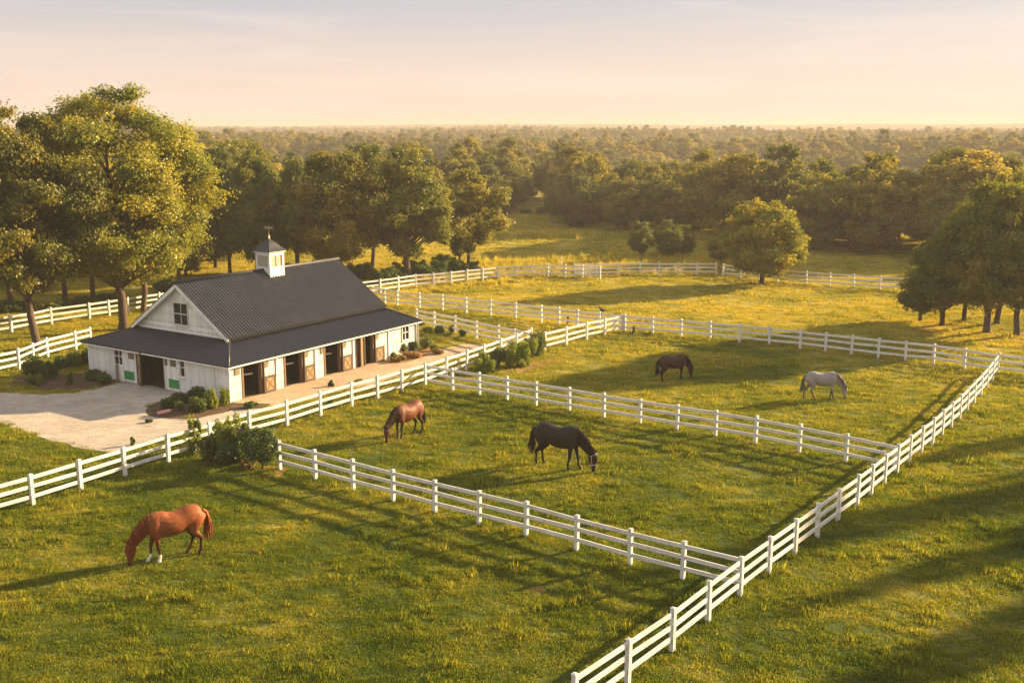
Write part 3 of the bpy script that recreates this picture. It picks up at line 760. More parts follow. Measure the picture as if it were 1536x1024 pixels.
def tree_meshes(seed, H, R, base, nclu, nleaf, lsize, tw=0.42, trunk_r=0.32, crad=(0.15, 0.27), limbs=34, shell=0.25, lobes=0.2, pw=0.6, fork=False, leafmat='leaf_olive', clear=0.0):
    rng = np.random.default_rng(seed)
    ph = rng.uniform(0, 6.28, 4)
    # cluster centres
    t = rng.beta(1.35, 1.25, nclu)*0.97 + 0.015
    an = rng.uniform(0, 2*np.pi, nclu)
    lob = 1 + lobes*np.sin(3*an + ph[0] + 4*t) + lobes*0.7*np.sin(5*an + ph[1] - 6*t)
    rr = R*crown_radius(t, tw, pw)*lob*np.sqrt(rng.uniform(shell, 1.0, nclu))*0.86
    top = H*(1 + 0.05*np.sin(2*an + ph[2]))
    z = base + (top-base)*t*0.96
    C = np.stack([rr*np.cos(an), rr*np.sin(an), z], 1)
    C[:, 2] -= 0.10*rr*rng.uniform(0, 1.4, nclu)          # outer limbs droop a little
    rc = R*rng.uniform(crad[0], crad[1], nclu)*(0.75 + 0.4*crown_radius(t, tw, 0.5))
    w = rc**2; cnt = np.maximum(6, (nleaf*w/w.sum()).astype(int))
    idx = np.repeat(np.arange(nclu), cnt); n = len(idx)
    d = unit(n, rng); r = rng.uniform(0, 1, n)**0.42
    # lumpy sub sprays inside every cluster
    lump = 1 + 0.28*np.sin(d[:, 0]*5 + idx*1.7)*np.sin(d[:, 1]*5 + idx*0.9) + 0.2*np.sin(d[:, 2]*7 + idx)
    P = C[idx] + d*(rc[idx]*r*lump)[:, None]*np.array([1.12, 1.12, 0.72])
    stray = rng.random(n) < 0.06
    P[stray] += d[stray]*(rc[idx][stray]*0.5)[:, None]
    out = C[idx] - np.array([0, 0, base + (H-base)*0.4]); out /= np.linalg.norm(out, axis=1, keepdims=True)
    sz = lsize*rng.uniform(0.65, 1.35, n)
    V, F = leaf_cards(P, sz, sz*0.66, rng, 0.22, out*0.45 + d*0.95)
    rnd = np.repeat(np.clip(rng.normal(0.5, 0.16, n) + (rng.random(nclu)[idx]-0.5)*0.7, 0, 1), 4)
    crown = np_mesh('crown', V, F, [M[leafmat]], rnd)
    # wood
    mb = MB(); wob = rng.normal(0, 0.012*H, (7, 2)); wob[0] = 0; wob[1] *= 0.3
    hs = np.array([-0.05, 0.03, 0.14, 0.3, 0.48, 0.66, 0.84])*H
    rad = trunk_r*np.array([1.5, 1.06, 0.94, 0.84, 0.58, 0.34, 0.10])
    tp = [Vector((wob[i, 0], wob[i, 1], hs[i])) for i in range(7)]
    mb.tube(tp, rad, 10)
    def trunk_at(h):
        for i in range(6):
            if h <= hs[i+1]:
                k = (h-hs[i])/(hs[i+1]-hs[i]); return tp[i].lerp(tp[i+1], k), rad[i]*(1-k)+rad[i+1]*k
        return tp[-1], rad[-1]
    order = rng.permutation(nclu)[:limbs]
    for k in order:
        c = Vector(C[k]); dist = math.hypot(c.x, c.y)
        h0 = float(np.clip(c.z - dist*rng.uniform(0.5, 1.0), max(base*0.82, 0.12*H), 0.74*H))
        p0, r0 = trunk_at(h0); r0 = min(r0*0.6, 0.42*trunk_r)
        m1 = p0.lerp(c, 0.35) + Vector((0, 0, 0.05*dist)); m2 = p0.lerp(c, 0.7) + Vector((*rng.normal(0, .05*dist+.01, 2), 0.06*dist))
        mb.tube([p0, m1, m2, c], [r0, r0*0.7, r0*0.42, 0.02], 6)
        for _ in range(2):
            e = c + Vector(unit(1, rng)[0])*float(rc[k]*0.9)
            mb.tube([m2, m2.lerp(e, 0.55) + Vector((0, 0, 0.04)), e], [r0*0.3, r0*0.2, 0.012], 5)
    trunk = mb.mesh('trunk', M['bark'], True)
    return trunk, crown, H, R

TV = {}
TV['big'] = tree_meshes(3, 18.0, 7.4, 3.8, 230, 115000, 0.225, 0.52, 0.33, (0.09, 0.17), 64, 0.15, 0.12, 0.40, leafmat='leaf_gold')
TV['big2'] = tree_meshes(14, 15.5, 6.2, 3.8, 160, 78000, 0.23, 0.5, 0.33, (0.10, 0.19), 50, 0.12, 0.2, 0.55, leafmat='leaf_amber')
TV['broad'] = tree_meshes(21, 11.0, 5.2, 2.0, 130, 42000, 0.25, 0.40, 0.34, (0.10, 0.20), 44, 0.12, 0.2, 0.55)
TV['broad2'] = tree_meshes(35, 11.5, 5.0, 2.4, 120, 40000, 0.25, 0.48, 0.34, (0.10, 0.21), 42, 0.12, 0.22, 0.6, leafmat='leaf_dark')
TV['open'] = tree_meshes(48, 9.5, 4.2, 2.0, 75, 18000, 0.25, 0.5, 0.20, (0.10, 0.20), 40, 0.1, 0.25, 0.65)
TV['cone'] = tree_meshes(52, 10.0, 4.6, 1.6, 120, 25000, 0.30, 0.22, 0.28, (0.10, 0.19), 42, 0.2, 0.16, 0.75, leafmat='leaf_dark')
TV['round'] = tree_meshes(67, 7.9, 4.6, 1.2, 190, 40000, 0.23, 0.46, 0.26, (0.10, 0.18), 50, 0.3, 0.05, 0.42, leafmat='leaf_olive')
TV['small'] = tree_meshes(71, 4.3, 1.7, 0.75, 40, 7000, 0.20, 0.45, 0.12, (0.2, 0.34), 14, 0.2, 0.16, 0.55, leafmat='leaf_dark')
FAR = []
for i, (hh, rr_, tw_, bs, pw_) in enumerate(((9.5, 4.3, 0.5, 0.7, 0.5), (10.5, 4.0, 0.55, 0.9, 0.55), (8.6, 4.5, 0.42, 0.5, 0.5), (10.0, 3.4, 0.45, 0.6, 0.7), (9.0, 3.9, 0.6, 0.6, 0.45))):
    FAR.append(tree_meshes(100+i, hh, rr_, bs, 85, 13000, 0.32, tw_, 0.22, (0.12, 0.23), 14, 0.25, 0.2, pw_, leafmat='leaf_wood'))

def add_tree(name, var, x, y, H, R, label, cat='tree', group=None, mat=None, rz=None, z=0.0):
    tm, cm, H0, R0 = TV[var] if isinstance(var, str) else FAR[var]
    root = empty(name, (x, y, z), random.uniform(0, 6.28) if rz is None else rz, (R/R0, R/R0, H/H0))
    tag(root, label, cat, group)
    link('trunk', tm, root); c = link('crown', cm, root)
    if mat:
        c.material_slots[0].link = 'OBJECT'; c.material_slots[0].material = M[mat]
    return root

def tree_px(name, var, px, pb, pt, hw, label, group=None, mat=None, rz=None, hscale=1.0):
    x, y = gp(px, pb)
    return add_tree(name, var, x, y, height_at(px, pb, pt)*hscale, width_at(px, pb, hw), label, 'tree', group, mat, rz)

# trees of the left bank
tree_px('shade_tree', 'big', 183, 494, 128, 148, 'tallest golden green shade tree, its trunk right behind the barn gable', 'shade trees by the barn', None, 1.0)
tree_px('shade_tree', 'big2', 55, 523, 165, 108, 'amber lit tree in front of the white fence at the left edge', 'shade trees by the barn', None, 2.2)
tree_px('shade_tree', 'big2', 216, 468, 250, 80, 'smaller golden tree with a reddish trunk just left of the barn gable', 'shade trees by the barn', 'leaf_gold', 0.4)
LB = 'trees behind the barn and fence'
tree_px('shade_tree', 'broad2', 388, 425, 226, 60, 'dark tree directly behind the cupola', LB, 'leaf_dark', 0.5)
tree_px('shade_tree', 'broad', 508, 425, 224, 84, 'broad olive gold tree above the far end of the barn ridge', LB, 'leaf_amber', 1.6)
tree_px('shade_tree', 'broad2', 612, 420, 226, 74, 'broad dark green tree with a thick trunk right of the barn roof', LB, 'leaf_olive', 2.6)
tree_px('shade_tree', 'open', 703, 404, 256, 62, 'loose light green tree at the right end of the row behind the barn', LB, 'leaf_olive', 0.9)
tree_px('shade_tree', 'open', 690, 404, 300, 40, 'slim tree between the broad dark tree and the loose light one', LB, 'leaf_dark', 4.9)
tree_px('shade_tree', 'broad', 447, 408, 236, 50, 'olive tree half hidden between the dark cupola tree and the broad one', LB, 'leaf_dark', 3.4)
tree_px('shade_tree', 'broad2', 560, 400, 222, 46, 'tree peeping out behind the gap of the two broad trees', LB, 'leaf_olive', 5.5)
tree_px('shade_tree', 'broad', 345, 415, 222, 42, 'dark tree between the tallest tree and the cupola tree', LB, 'leaf_dark', 0.2)
for (px, pb, pt, hw, lab) in ((-60, 480, 180, 75, 'dark tree behind the fence at the far left edge'), (18, 468, 172, 66, 'dark tree in the wood behind the amber left tree'),
                              (98, 455, 190, 56, 'shaded tree in the wood between the amber tree and the tallest tree'), (140, 446, 215, 50, 'shaded tree in the wood behind the tallest trunk'),
                              (270, 436, 235, 46, 'shaded tree in the wood above the barn gable')):
    tree_px('woodland_tree', 'broad2', px, pb, pt, hw, lab, 'shaded trees of the left wood', 'leaf_dark')
# right group
RG = 'trees at the right edge'
tree_px('shade_tree', 'broad', 1479, 499, 268, 78, 'big dark tree with a thick trunk at the right edge', RG, 'leaf_olive', 0.3)
tree_px('shade_tree', 'broad2', 1524, 503, 285, 66, 'big tree cut by the right edge of the picture', RG, 'leaf_olive', 1.9)
tree_px('shade_tree', 'cone', 1412, 487, 330, 58, 'spreading low branched tree at the left side of the right grove', RG, 'leaf_olive', 2.4)
tree_px('shade_tree', 'small', 1380, 481, 398, 36, 'small dark tree with low leaves at the left tip of the right grove', RG, 'leaf_dark', 0.7)
tree_px('shade_tree', 'broad', 1446, 484, 300, 52, 'thin stemmed tree in the middle of the right grove', RG, 'leaf_olive', 4.0)
tree_px('shade_tree', 'broad2', 1496, 486, 262, 60, 'tall tree rising behind the big dark tree of the right grove', RG, 'leaf_olive', 5.0)
# lone trees
tree_px('lone_tree', 'round', 1143, 426, 303, 66, 'lone round golden tree standing in the sunny pasture', None, 'leaf_lone', 0.8)
ST = 'small trees in the far field'
tree_px('small_tree', 'small', 962, 388, 328, 21, 'small dark tree standing left of the close pair in the far field', ST, None, 0.4)
tree_px('small_tree', 'small', 1001, 392, 325, 22, 'taller of the close pair of small trees in the far field', ST, None, 2.0)
tree_px('small_tree', 'small', 1026, 389, 333, 18, 'shorter right half of the close pair of small trees', ST, 'leaf_olive', 3.2)
tree_px('small_tree', 'small', 1080, 398, 345, 20, 'small pale tree half hidden behind the lone round tree', ST, 'leaf_olive', 5.1)

# woodland edge: single trees, then the far wood
EDGE = [(-350, 452), (0, 446), (150, 438), (250, 425), (335, 396), (420, 352), (560, 334), (700, 322), (752, 316), (772, 301), (848, 300), (862, 340), (925, 345), (1000, 347), (1100, 361), (1240, 380), (1400, 386), (1536, 398), (1900, 408)]
EP = np.array([gp(*p) for p in EDGE])
ex = np.array([p[0] for p in EDGE], float); ey = np.array([p[1] for p in EDGE], float)
seg = np.linalg.norm(np.diff(EP, axis=0), axis=1); cum = np.concatenate([[0], np.cumsum(seg)])
def along(s):
    i = min(len(seg)-1, int(np.searchsorted(cum, s, 'right'))-1); k = (s-cum[i])/seg[i]; return EP[i]*(1-k)+EP[i+1]*k
placed = []
er = np.random.default_rng(5)
for row, off in enumerate((0.0, 7.0, 14.0)):
    s = 40.0
    while s < cum[-1]-12:
        p = along(s); u = p/np.linalg.norm(p)
        q = p + u*(off + er.uniform(-1.4, 1.6)); s += er.uniform(5.8, 9.0) + row*1.0
        fx = 768 + FPX*q[0]/(q[1]*CP + 15*SP)
        if not (-60 < fx < 1600): continue
        if row == 0 and er.random() < 0.12: continue
        hs_ = er.uniform(0.80, 1.22) + 0.03*row
        if 855 < fx < 1010: hs_ *= 0.98
        if fx < 330: hs_ *= 0.95
        if fx > 1060: hs_ *= 1.18
        elif 762 < fx < 1010: hs_ *= 0.92
        zone = ('hazy green tree of the shaded wood behind the left fence' if fx < 335 else
                'hazy tree in the wood edge beyond the trees behind the barn' if fx < 762 else
                'distant pale tree at the far end of the golden field' if fx < 852 else
                'tree in the wood edge beyond the small field trees' if fx < 1075 else
                'tree in the dark wood edge beyond the lone round tree')
        grp = ('left wood edge' if fx < 335 else 'wood edge beyond the barn' if fx < 762 else 'far field wood edge' if fx < 852 else 'middle wood edge' if fx < 1075 else 'right wood edge')
        v = int(er.integers(0, 5))
        add_tree('woodland_tree', v, q[0], q[1], FAR[v][2]*hs_, FAR[v][3]*hs_*er.uniform(0.85, 1.15), zone, 'tree', grp,
                 er.choice(['leaf_wood', 'leaf_wood', 'leaf_dark', 'leaf_olive', 'leaf_amber']) if True else None, float(er.uniform(0, 6.28)), float(terr(q[0], q[1])))
        placed.append(q)

def scatter(name, pts, rot, sca, idx, sources, label, cat, mats):
    """ONE object of uncountable stuff: instances of the source meshes on points"""
    me = bpy.data.meshes.new(name); n = len(pts)
    me.vertices.add(n); me.vertices.foreach_set('co', np.asarray(pts, np.float32).ravel())
    a = me.attributes.new('rot', 'FLOAT_VECTOR', 'POINT'); a.data.foreach_set('vector', np.asarray(rot, np.float32).ravel())
    a = me.attributes.new('sca', 'FLOAT_VECTOR', 'POINT'); a.data.foreach_set('vector', np.asarray(sca, np.float32).ravel())
    a = me.attributes.new('idx', 'INT', 'POINT'); a.data.foreach_set('value', np.asarray(idx, np.int32))
    for m in mats: me.materials.append(m)
    o = link(name, me)
    ng = bpy.data.node_groups.new(name + '_scatter', 'GeometryNodeTree')
    ng.interface.new_socket('Geometry', in_out='INPUT', socket_type='NodeSocketGeometry')
    ng.interface.new_socket('Geometry', in_out='OUTPUT', socket_type='NodeSocketGeometry')
    gi = ng.nodes.new('NodeGroupInput'); go = ng.nodes.new('NodeGroupOutput'); jn = ng.nodes.new('GeometryNodeJoinGeometry')
    def attr(nm, typ):
        k = ng.nodes.new('GeometryNodeInputNamedAttribute'); k.data_type = typ; k.inputs['Name'].default_value = nm
        return [s for s in k.outputs if s.enabled and s.name == 'Attribute'][0]
    for k, src in enumerate(sources):
        oi = ng.nodes.new('GeometryNodeObjectInfo'); oi.transform_space = 'ORIGINAL'; oi.inputs['Object'].default_value = src
        oi.inputs['As Instance'].default_value = True
        cmp_ = ng.nodes.new('FunctionNodeCompare'); cmp_.data_type = 'INT'; cmp_.operation = 'EQUAL'
        ins = [s for s in cmp_.inputs if s.enabled]
        ng.links.new(attr('idx', 'INT'), ins[0]); ins[1].default_value = k
        ip = ng.nodes.new('GeometryNodeInstanceOnPoints')
        ng.links.new(gi.outputs[0], ip.inputs['Points']); ng.links.new(cmp_.outputs[0], ip.inputs['Selection'])
        ng.links.new(oi.outputs['Geometry'], ip.inputs['Instance'])
        ng.links.new(attr('rot', 'FLOAT_VECTOR'), ip.inputs['Rotation']); ng.links.new(attr('sca', 'FLOAT_VECTOR'), ip.inputs['Scale'])
        ng.links.new(ip.outputs[0], jn.inputs[0])
    ng.links.new(jn.outputs[0], go.inputs[0])
    md = o.modifiers.new('scatter', 'NODES'); md.node_group = ng
    return tag(o, label, cat, kind='stuff')

def far_wood():
    P = []; S = []
    for (r0, r1, sp, sc) in ((70, 400, 6.6, 1.1), (400, 1000, 7.4, 1.0), (1000, 2000, 9.5, 1.05), (2000, 3900, 14.0, 1.25)):
        n = int(r1/sp)
        gx, gy = np.meshgrid(np.arange(-n, n+1)*sp, np.arange(0, n+1)*sp)
        q = np.stack([gx.ravel(), gy.ravel()], 1) + er.uniform(-0.42, 0.42, (gx.size, 2))*sp
        d = np.linalg.norm(q, axis=1); F = q[:, 1]*CP + 15*SP
        fx = 768 + FPX*q[:, 0]/np.maximum(F, 1)
        py = 512 - FPX*(q[:, 1]*SP - 15*CP)/np.maximum(F, 1)
        lim = np.interp(fx, ex, ey)
        # beyond the wood edge by at least 15 m
        t = np.interp(lim, np.array([190.5, 195, 200, 220, 250, 300, 340, 380, 420, 460]), np.array([math.hypot(*gp(768, v)) for v in (193.5, 195, 200, 220, 250, 300, 340, 380, 420, 460)]))
        ok = (d >= r0) & (d < r1) & (q[:, 1] > 20) & (fx > -330) & (fx < 1870) & (d > t*1.0 + 18)
        ok &= ~((fx > 330) & (d > t + 34) & (d < 335))          # open valley behind the wood edge
        # a few open fields inside the woods
        for (cx, cy, ra, rb) in ((38, 262, 34, 12), (-60, 560, 60, 26), (210, 640, 70, 30), (120, 900, 120, 40), (-300, 1300, 170, 60), (420, 1500, 200, 60)):
            ok &= ((q[:, 0]-cx)/ra)**2 + ((q[:, 1]-cy)/rb)**2 > 1
        q = q[ok]; P.append(q); S.append(np.full(len(q), sc))
    P = np.concatenate(P); S = np.concatenate(S)*er.uniform(0.72, 1.2, len(P))
    z = terr(P[:, 0], P[:, 1])
    n = len(P)
    rot = np.stack([np.zeros(n), np.zeros(n), er.uniform(0, 6.28, n)], 1)
    sca = np.stack([S*er.uniform(0.9, 1.15, n), S*er.uniform(0.9, 1.15, n), np.minimum(S, 1.15)*er.uniform(0.85, 1.12, n)], 1)
    srcs = []
    for k, (tm, cm, H0, R0) in enumerate(FAR):
        o = bpy.data.objects.new('wood_source', cm); srcs.append(o)
    print('far wood trees', n)
    return scatter('forest', np.concatenate([P, z[:, None]-0.3], 1), rot, sca, er.integers(0, 5, n), srcs, 'hazy rolling woodland stretching to the horizon', 'forest', [M['leaf_wood']])
far_wood()

# ------------------------------------------------------------------ shrubs
def shrub_mesh(seed, W, H, n, lsize, mat, kind='mound'):
    rng = np.random.default_rng(seed); P = []; out = []
    if kind == 'clipped':
        nc = 26; d = unit(nc, rng); C = d*np.array([0.62, 0.62, 0.40]) + np.array([0, 0, 0.5]); rc = rng.uniform(0.26, 0.34, nc)
    elif kind == 'tall':
        nc = 34; t = rng.uniform(0, 1, nc); an = rng.uniform(0, 6.28, nc); r = (1-0.45*t)*rng.uniform(0.15, 0.95, nc)
        C = np.stack([r*np.cos(an), r*np.sin(an), 0.08+0.86*t], 1); rc = rng.uniform(0.13, 0.26, nc)*(1.1-0.5*t)
    elif kind == 'spray':
        nc = 40; an = rng.uniform(0, 6.28, nc); t = rng.uniform(0, 1, nc); r = rng.uniform(0, 0.95, nc)*(0.65+0.4*t)
        C = np.stack([r*np.cos(an), r*np.sin(an), 0.05+0.9*t*rng.uniform(0.6, 1, nc)], 1); rc = rng.uniform(0.15, 0.28, nc)
    else:
        nc = 24; an = rng.uniform(0, 6.28, nc); r = np.sqrt(rng.uniform(0, 1, nc))*0.72; C = np.stack([r*np.cos(an), r*np.sin(an), 0.16+0.62*rng.uniform(0.3, 1, nc)*np.sqrt(1-r*r)], 1); rc = rng.uniform(0.22, 0.36, nc)
    w = rc**2; cnt = np.maximum(4, (n*w/w.sum()).astype(int)); idx = np.repeat(np.arange(nc), cnt); m = len(idx)
    d = unit(m, rng); Pn = C[idx] + d*(rc[idx]*rng.uniform(0, 1, m)**0.4)[:, None]
    Pn[:, 2] = np.maximum(Pn[:, 2], 0.02)
    Pw = Pn*np.array([W, W, H])
    sz = lsize*rng.uniform(0.6, 1.4, m)
    V, F = leaf_cards(Pw, sz, sz*0.55, rng, 0.3, d*0.8)
    rnd = np.repeat(np.clip(rng.normal(0.5, 0.18, m) + (rng.random(nc)[idx]-0.5)*0.6, 0, 1), 4)
    foliage = np_mesh('foliage', V, F, [M[mat]], rnd)
    mb = MB()
    for k in range(0, nc, 3):
        c = Vector(C[k]*np.array([W, W, H])); b = Vector((c.x*0.15, c.y*0.15, -0.03))
        mb.tube([b, b.lerp(c, 0.5) + Vector((0, 0, 0.05*H)), c], [0.022, 0.015, 0.006], 5)
    return foliage, mb.mesh('stem', M['bark'], True)

SHN = [0]
def shrub_px(px, pb, pt, hw, mat, label, kind='mound', name='shrub', group=None, dens=1.0, blossoms=0, lsize=None):
    SHN[0] += 1
    x, y = gp(px, pb); W = width_at(px, pb, hw); y += W*0.6; H = max(0.15, height_at(px, pb, pt))
    W *= 1.12; n = int(min(9000, max(600, 4200*W*max(W, H)*dens)))
    f, s = shrub_mesh(500 + SHN[0], W, H, n, lsize or (0.10 + 0.03*min(W, 2)), mat, kind)
    root = empty(name, (x, y, 0), random.uniform(0, 6.28)); tag(root, label, 'shrub' if name == 'shrub' else name.replace('_', ' '), group)
    link('foliage', f, root); link('stem', s, root)
    if blossoms:
        rng = np.random.default_rng(900 + SHN[0]); d = unit(blossoms, rng); d[:, 2] = np.abs(d[:, 2])
        P = d*np.array([W*0.85, W*0.85, H*0.9])*rng.uniform(0.75, 1.05, (blossoms, 1)); P[:, 2] += 0.06
        P = np.repeat(P, 5, 0) + rng.normal(0, 0.035, (blossoms*5, 3))
        V, F = leaf_cards(P, 0.07, 0.06, rng, 0.8)
        link('blossom', np_mesh('blossom', V, F, [M['blossom']]), root)
    return root

BG = 'shrubs in the bed at the near barn corner'
shrub_px(252, 614, 595, 12, 'bush_dark', 'dark shrub at the left end of the barn corner bed', group=BG)
shrub_px(266, 605, 590, 12, 'bush_dark', 'low dark shrub against the white wall by the green panel', group=BG)
shrub_px(292, 604, 580, 15, 'bush_dark', 'tallest dark shrub against the white front wall', group=BG)
shrub_px(268, 616, 602, 8, 'bush_mid', 'small light green shrub in front of the barn corner bed', group=BG)
shrub_px(292, 620, 600, 17, 'bush_mid', 'wide flat clipped shrub in the barn corner bed', 'clipped', group=BG)
shrub_px(315, 614, 588, 11.5, 'bush_lit', 'round clipped lime green shrub in the barn corner bed', 'clipped', group=BG)
shrub_px(336, 609, 585, 9, 'bush_lit', 'upright lime edged shrub beside the corner downpipe', 'clipped', group=BG)
LG = 'shrubs in the bed left of the barn'
shrub_px(48, 566, 534, 18, 'bush_dark', 'tall dark shrub against the fence left of the barn', group=LG)
shrub_px(69, 570, 543, 15, 'bush_dark', 'dark round shrub right of the tall one by the fence', group=LG)
shrub_px(50, 578, 562, 14, 'bush_mid', 'low shrub at the gravel edge at far left', group=LG)
shrub_px(90, 555, 535, 14, 'bush_dark', 'dark shrub in the middle of the row along the left fence', group=LG)
shrub_px(112, 550, 528, 15, 'bush_mid', 'larger shrub with yellow tips near the left barn corner', group=LG)
shrub_px(131, 548, 522, 9, 'bush_dark', 'narrow dark shrub touching the left barn corner', group=LG)
shrub_px(137, 571, 555, 14, 'bush_dark', 'low dark shrub in front of the left barn wall', group=LG)
shrub_px(152, 577, 560, 12, 'bush_dark', 'rightmost low shrub left of the hitching post', group=LG)
shrub_px(104, 577, 560, 6, 'bush_dark', 'little pointed conifer on the grass left of the barn', 'tall', group=LG)
EG = 'shrubs at the far barn end'
shrub_px(603, 532, 514, 9, 'bush_mid', 'leafy shrub below the far end window', group=EG)
shrub_px(619, 529, 512, 8, 'bush_dark', 'dark shrub beside the post at the far barn end', group=EG)
shrub_px(638, 524, 507, 13, 'bush_mid', 'widest shrub just right of the far barn end', group=EG)
shrub_px(651, 527, 517, 6, 'bush_mid', 'small round shrub right of the widest one', group=EG)
shrub_px(590, 537, 529, 5, 'bush_dark', 'small dark ball shrub by the fourth stall', 'clipped', group=EG)
shrub_px(596, 543, 534, 13, 'weed', 'yellow flowering ground plant at the edge of the gravel path', group=EG)
shrub_px(618, 538, 529, 15, 'heather', 'rusty pink ground plant under the far end window', group=EG)
shrub_px(657, 532, 523, 10, 'weed', 'yellowish low plant at the right tip of the barn flower bed', group=EG)
FG = 'shrubs along the fence beyond the barn'
for (px, pb, pt, hw, mt, lb) in ((630, 490, 478, 8, 'bush_mid', 'leafy shrub just past the roof end by the back fence'), (641, 498, 490, 7, 'bush_dark', 'low dark shrub under the fence beyond the barn'),
                                 (658, 500, 488, 8, 'bush_dark', 'dark shrub between two fence posts beyond the barn'), (678, 499, 487, 6, 'bush_dark', 'shrub left of the third fence post beyond the barn'),
                                 (693, 506, 494, 6, 'bush_dark', 'dark shrub at the right end of the row beyond the barn'), (671, 504, 498, 8, 'bush_mid', 'lowest wide shrub of the row beyond the barn')):
    shrub_px(px, pb, pt, hw, mt, lb, group=FG)
CG = 'shrub clump at the fence gap'
shrub_px(291, 684, 634, 15, 'bush_lit', 'tall light tipped shrub at the left of the fence gap clump', 'tall', group=CG, blossoms=10)
shrub_px(314, 694, 652, 19, 'bush_mid', 'bushy green shrub in front of the hidden fence post', 'spray', group=CG)
shrub_px(334, 693, 625, 22, 'bush_lit', 'tallest airy shrub of the fence gap clump with pale blossoms', 'spray', group=CG, blossoms=26)
shrub_px(346, 700, 655, 24, 'bush_dark', 'dark dense shrub in the middle of the fence gap clump', group=CG, blossoms=8)
shrub_px(366, 694, 636, 20, 'bush_mid', 'dark blossoming shrub beside the little tree at the fence gap', 'spray', group=CG, blossoms=22)
shrub_px(371, 704, 690, 14, 'weed', 'low orange dry weeds at the foot of the fence gap clump', 'spray', group=CG)
x_, y_ = gp(394, 704)
TV['sapling'] = tree_meshes(88, 2.2, 0.85, 0.35, 30, 3600, 0.13, 0.5, 0.06, (0.24, 0.38), 10, 0.2, 0.15, 0.5, leafmat='bush_dark')
add_tree('small_tree', 'sapling', x_, y_, 2.05, 0.80, 'little dark tree with a thin stem beside the end post of the cross fence', 'tree')
DG = 'shrubs in the back paddock corner'
shrub_px(727, 562, 533, 17, 'bush_lit', 'light green shrub nearest the paddock corner', 'spray', group=DG)
shrub_px(748, 552, 522, 15, 'bush_mid', 'mid green shrub second along the paddock fence', group=DG)
shrub_px(779, 552, 513, 22, 'bush_lit', 'largest shrub of the back paddock row', 'spray', group=DG)
shrub_px(765, 553, 528, 10, 'bush_lit', 'yellow green shrub between the mid green and the largest shrub', 'spray', group=DG)
shrub_px(805, 534, 498, 16, 'bush_mid', 'pale shrub filling the gap between two white fences', 'spray', group=DG)
UG = 'undergrowth below the left wood'
for i, (px, pb, pt, hw, lb) in enumerate(((10, 470, 452, 22, 'dark undergrowth bush at the left edge behind the upper fence'), (34, 466, 450, 14, 'undergrowth bush left of the amber tree trunk'),
                                     (75, 468, 456, 16, 'tall weedy bush right of the amber tree trunk'), (96, 463, 452, 14, 'weedy bush in the middle behind the left upper fence'),
                                     (122, 458, 446, 16, 'weedy bush left of the tallest tree trunk behind the fence'), (160, 452, 440, 18, 'dark bush behind the fence at the tallest trunk'),
                                     (240, 440, 420, 20, 'dark bush behind the fence above the barn gable'))):
    shrub_px(px, pb, pt, hw, 'bush_mid' if i in (2, 3, 4) else 'bush_dark', lb, 'spray' if i in (2, 3) else 'mound', group=UG, dens=0.5, lsize=0.2)
UH = 'undergrowth below the trees behind the barn'
for (px, pb, pt, hw, lb) in ((568, 430, 408, 14, 'leafy bush right above the barn roof corner'), (590, 426, 404, 15, 'leafy bush left of the thick trunk behind the barn'), (635, 420, 403, 14, 'bush right of the thick trunk behind the barn'),
                             (655, 416, 394, 15, 'leafy bush in the middle under the trees behind the barn'), (680, 411, 394, 14, 'leafy bush under the slim tree'), (706, 408, 394, 11, 'rightmost leafy bush under the loose light tree'),
                             (470, 425, 405, 20, 'bush behind the barn ridge'), (505, 424, 402, 20, 'wide bush under the broad olive gold tree behind the ridge'), (540, 420, 400, 18, 'tall bush left of the leafy one above the roof corner'), (612, 412, 392, 18, 'dense bush right behind the thick trunk'), (668, 404, 386, 16, 'far dense bush in shade between the thick trunk and the slim tree'), (428, 425, 402, 16, 'bush just right of the cupola')):
    shrub_px(px, pb, pt-3, hw*1.35, 'bush_dark', lb, 'spray', group=UH, dens=0.5, lsize=0.2)
HG = 'bushes across the far field'
for (px, pb, pt, hw, lb) in ((752, 322, 298, 16, 'pale bush behind the loose light tree in the far field'), (789, 321, 315, 9, 'low left bush of the hedge across the far field'), (812, 321, 311, 9, 'bush left of the taller hedge bush in the far field'),
                             (826, 321, 303, 10, 'tallest bush of the hedge across the far field'), (838, 322, 312, 9, 'right bush of the far field hedge, beside the dark wood'), (862, 341, 326, 9, 'small bush at the left foot of the middle wood')):
    shrub_px(px, pb, pt, hw, 'bush_mid', lb, group=HG, dens=0.25, lsize=0.35)

# small plants and odd things by the fences
shrub_px(497, 580, 571, 5, 'bush_dark', 'little dark plant standing behind the fence on the gravel path', 'tall', 'weed_plant', 'small weeds by the path fence')
shrub_px(538, 575, 569, 7, 'bush_lit', 'low light green tuft behind the fence on the gravel path', 'mound', 'weed_plant', 'small weeds by the path fence')
shrub_px(495, 614, 600, 5, 'bush_mid', 'climbing weed around a fence post below the path', 'tall', 'weed_plant', 'small weeds by the path fence')
shrub_px(376, 613, 604, 11, 'bush_dark', 'flat dark creeping plant on the path in front of the barn corner', 'mound', 'weed_plant', 'small weeds by the path fence')
shrub_px(198, 668, 655, 4, 'bush_mid', 'thin weed behind the fence at the gravel edge', 'tall', 'weed_plant', 'small weeds by the path fence')
shrub_px(223, 634, 629, 5, 'bush_dark', 'tiny green weed growing out of the gravel drive', 'mound', 'weed_plant', 'small weeds by the path fence')
x_, y_ = gp(246, 620)
mb = MB(); rs = random.Random(4)
rings = []
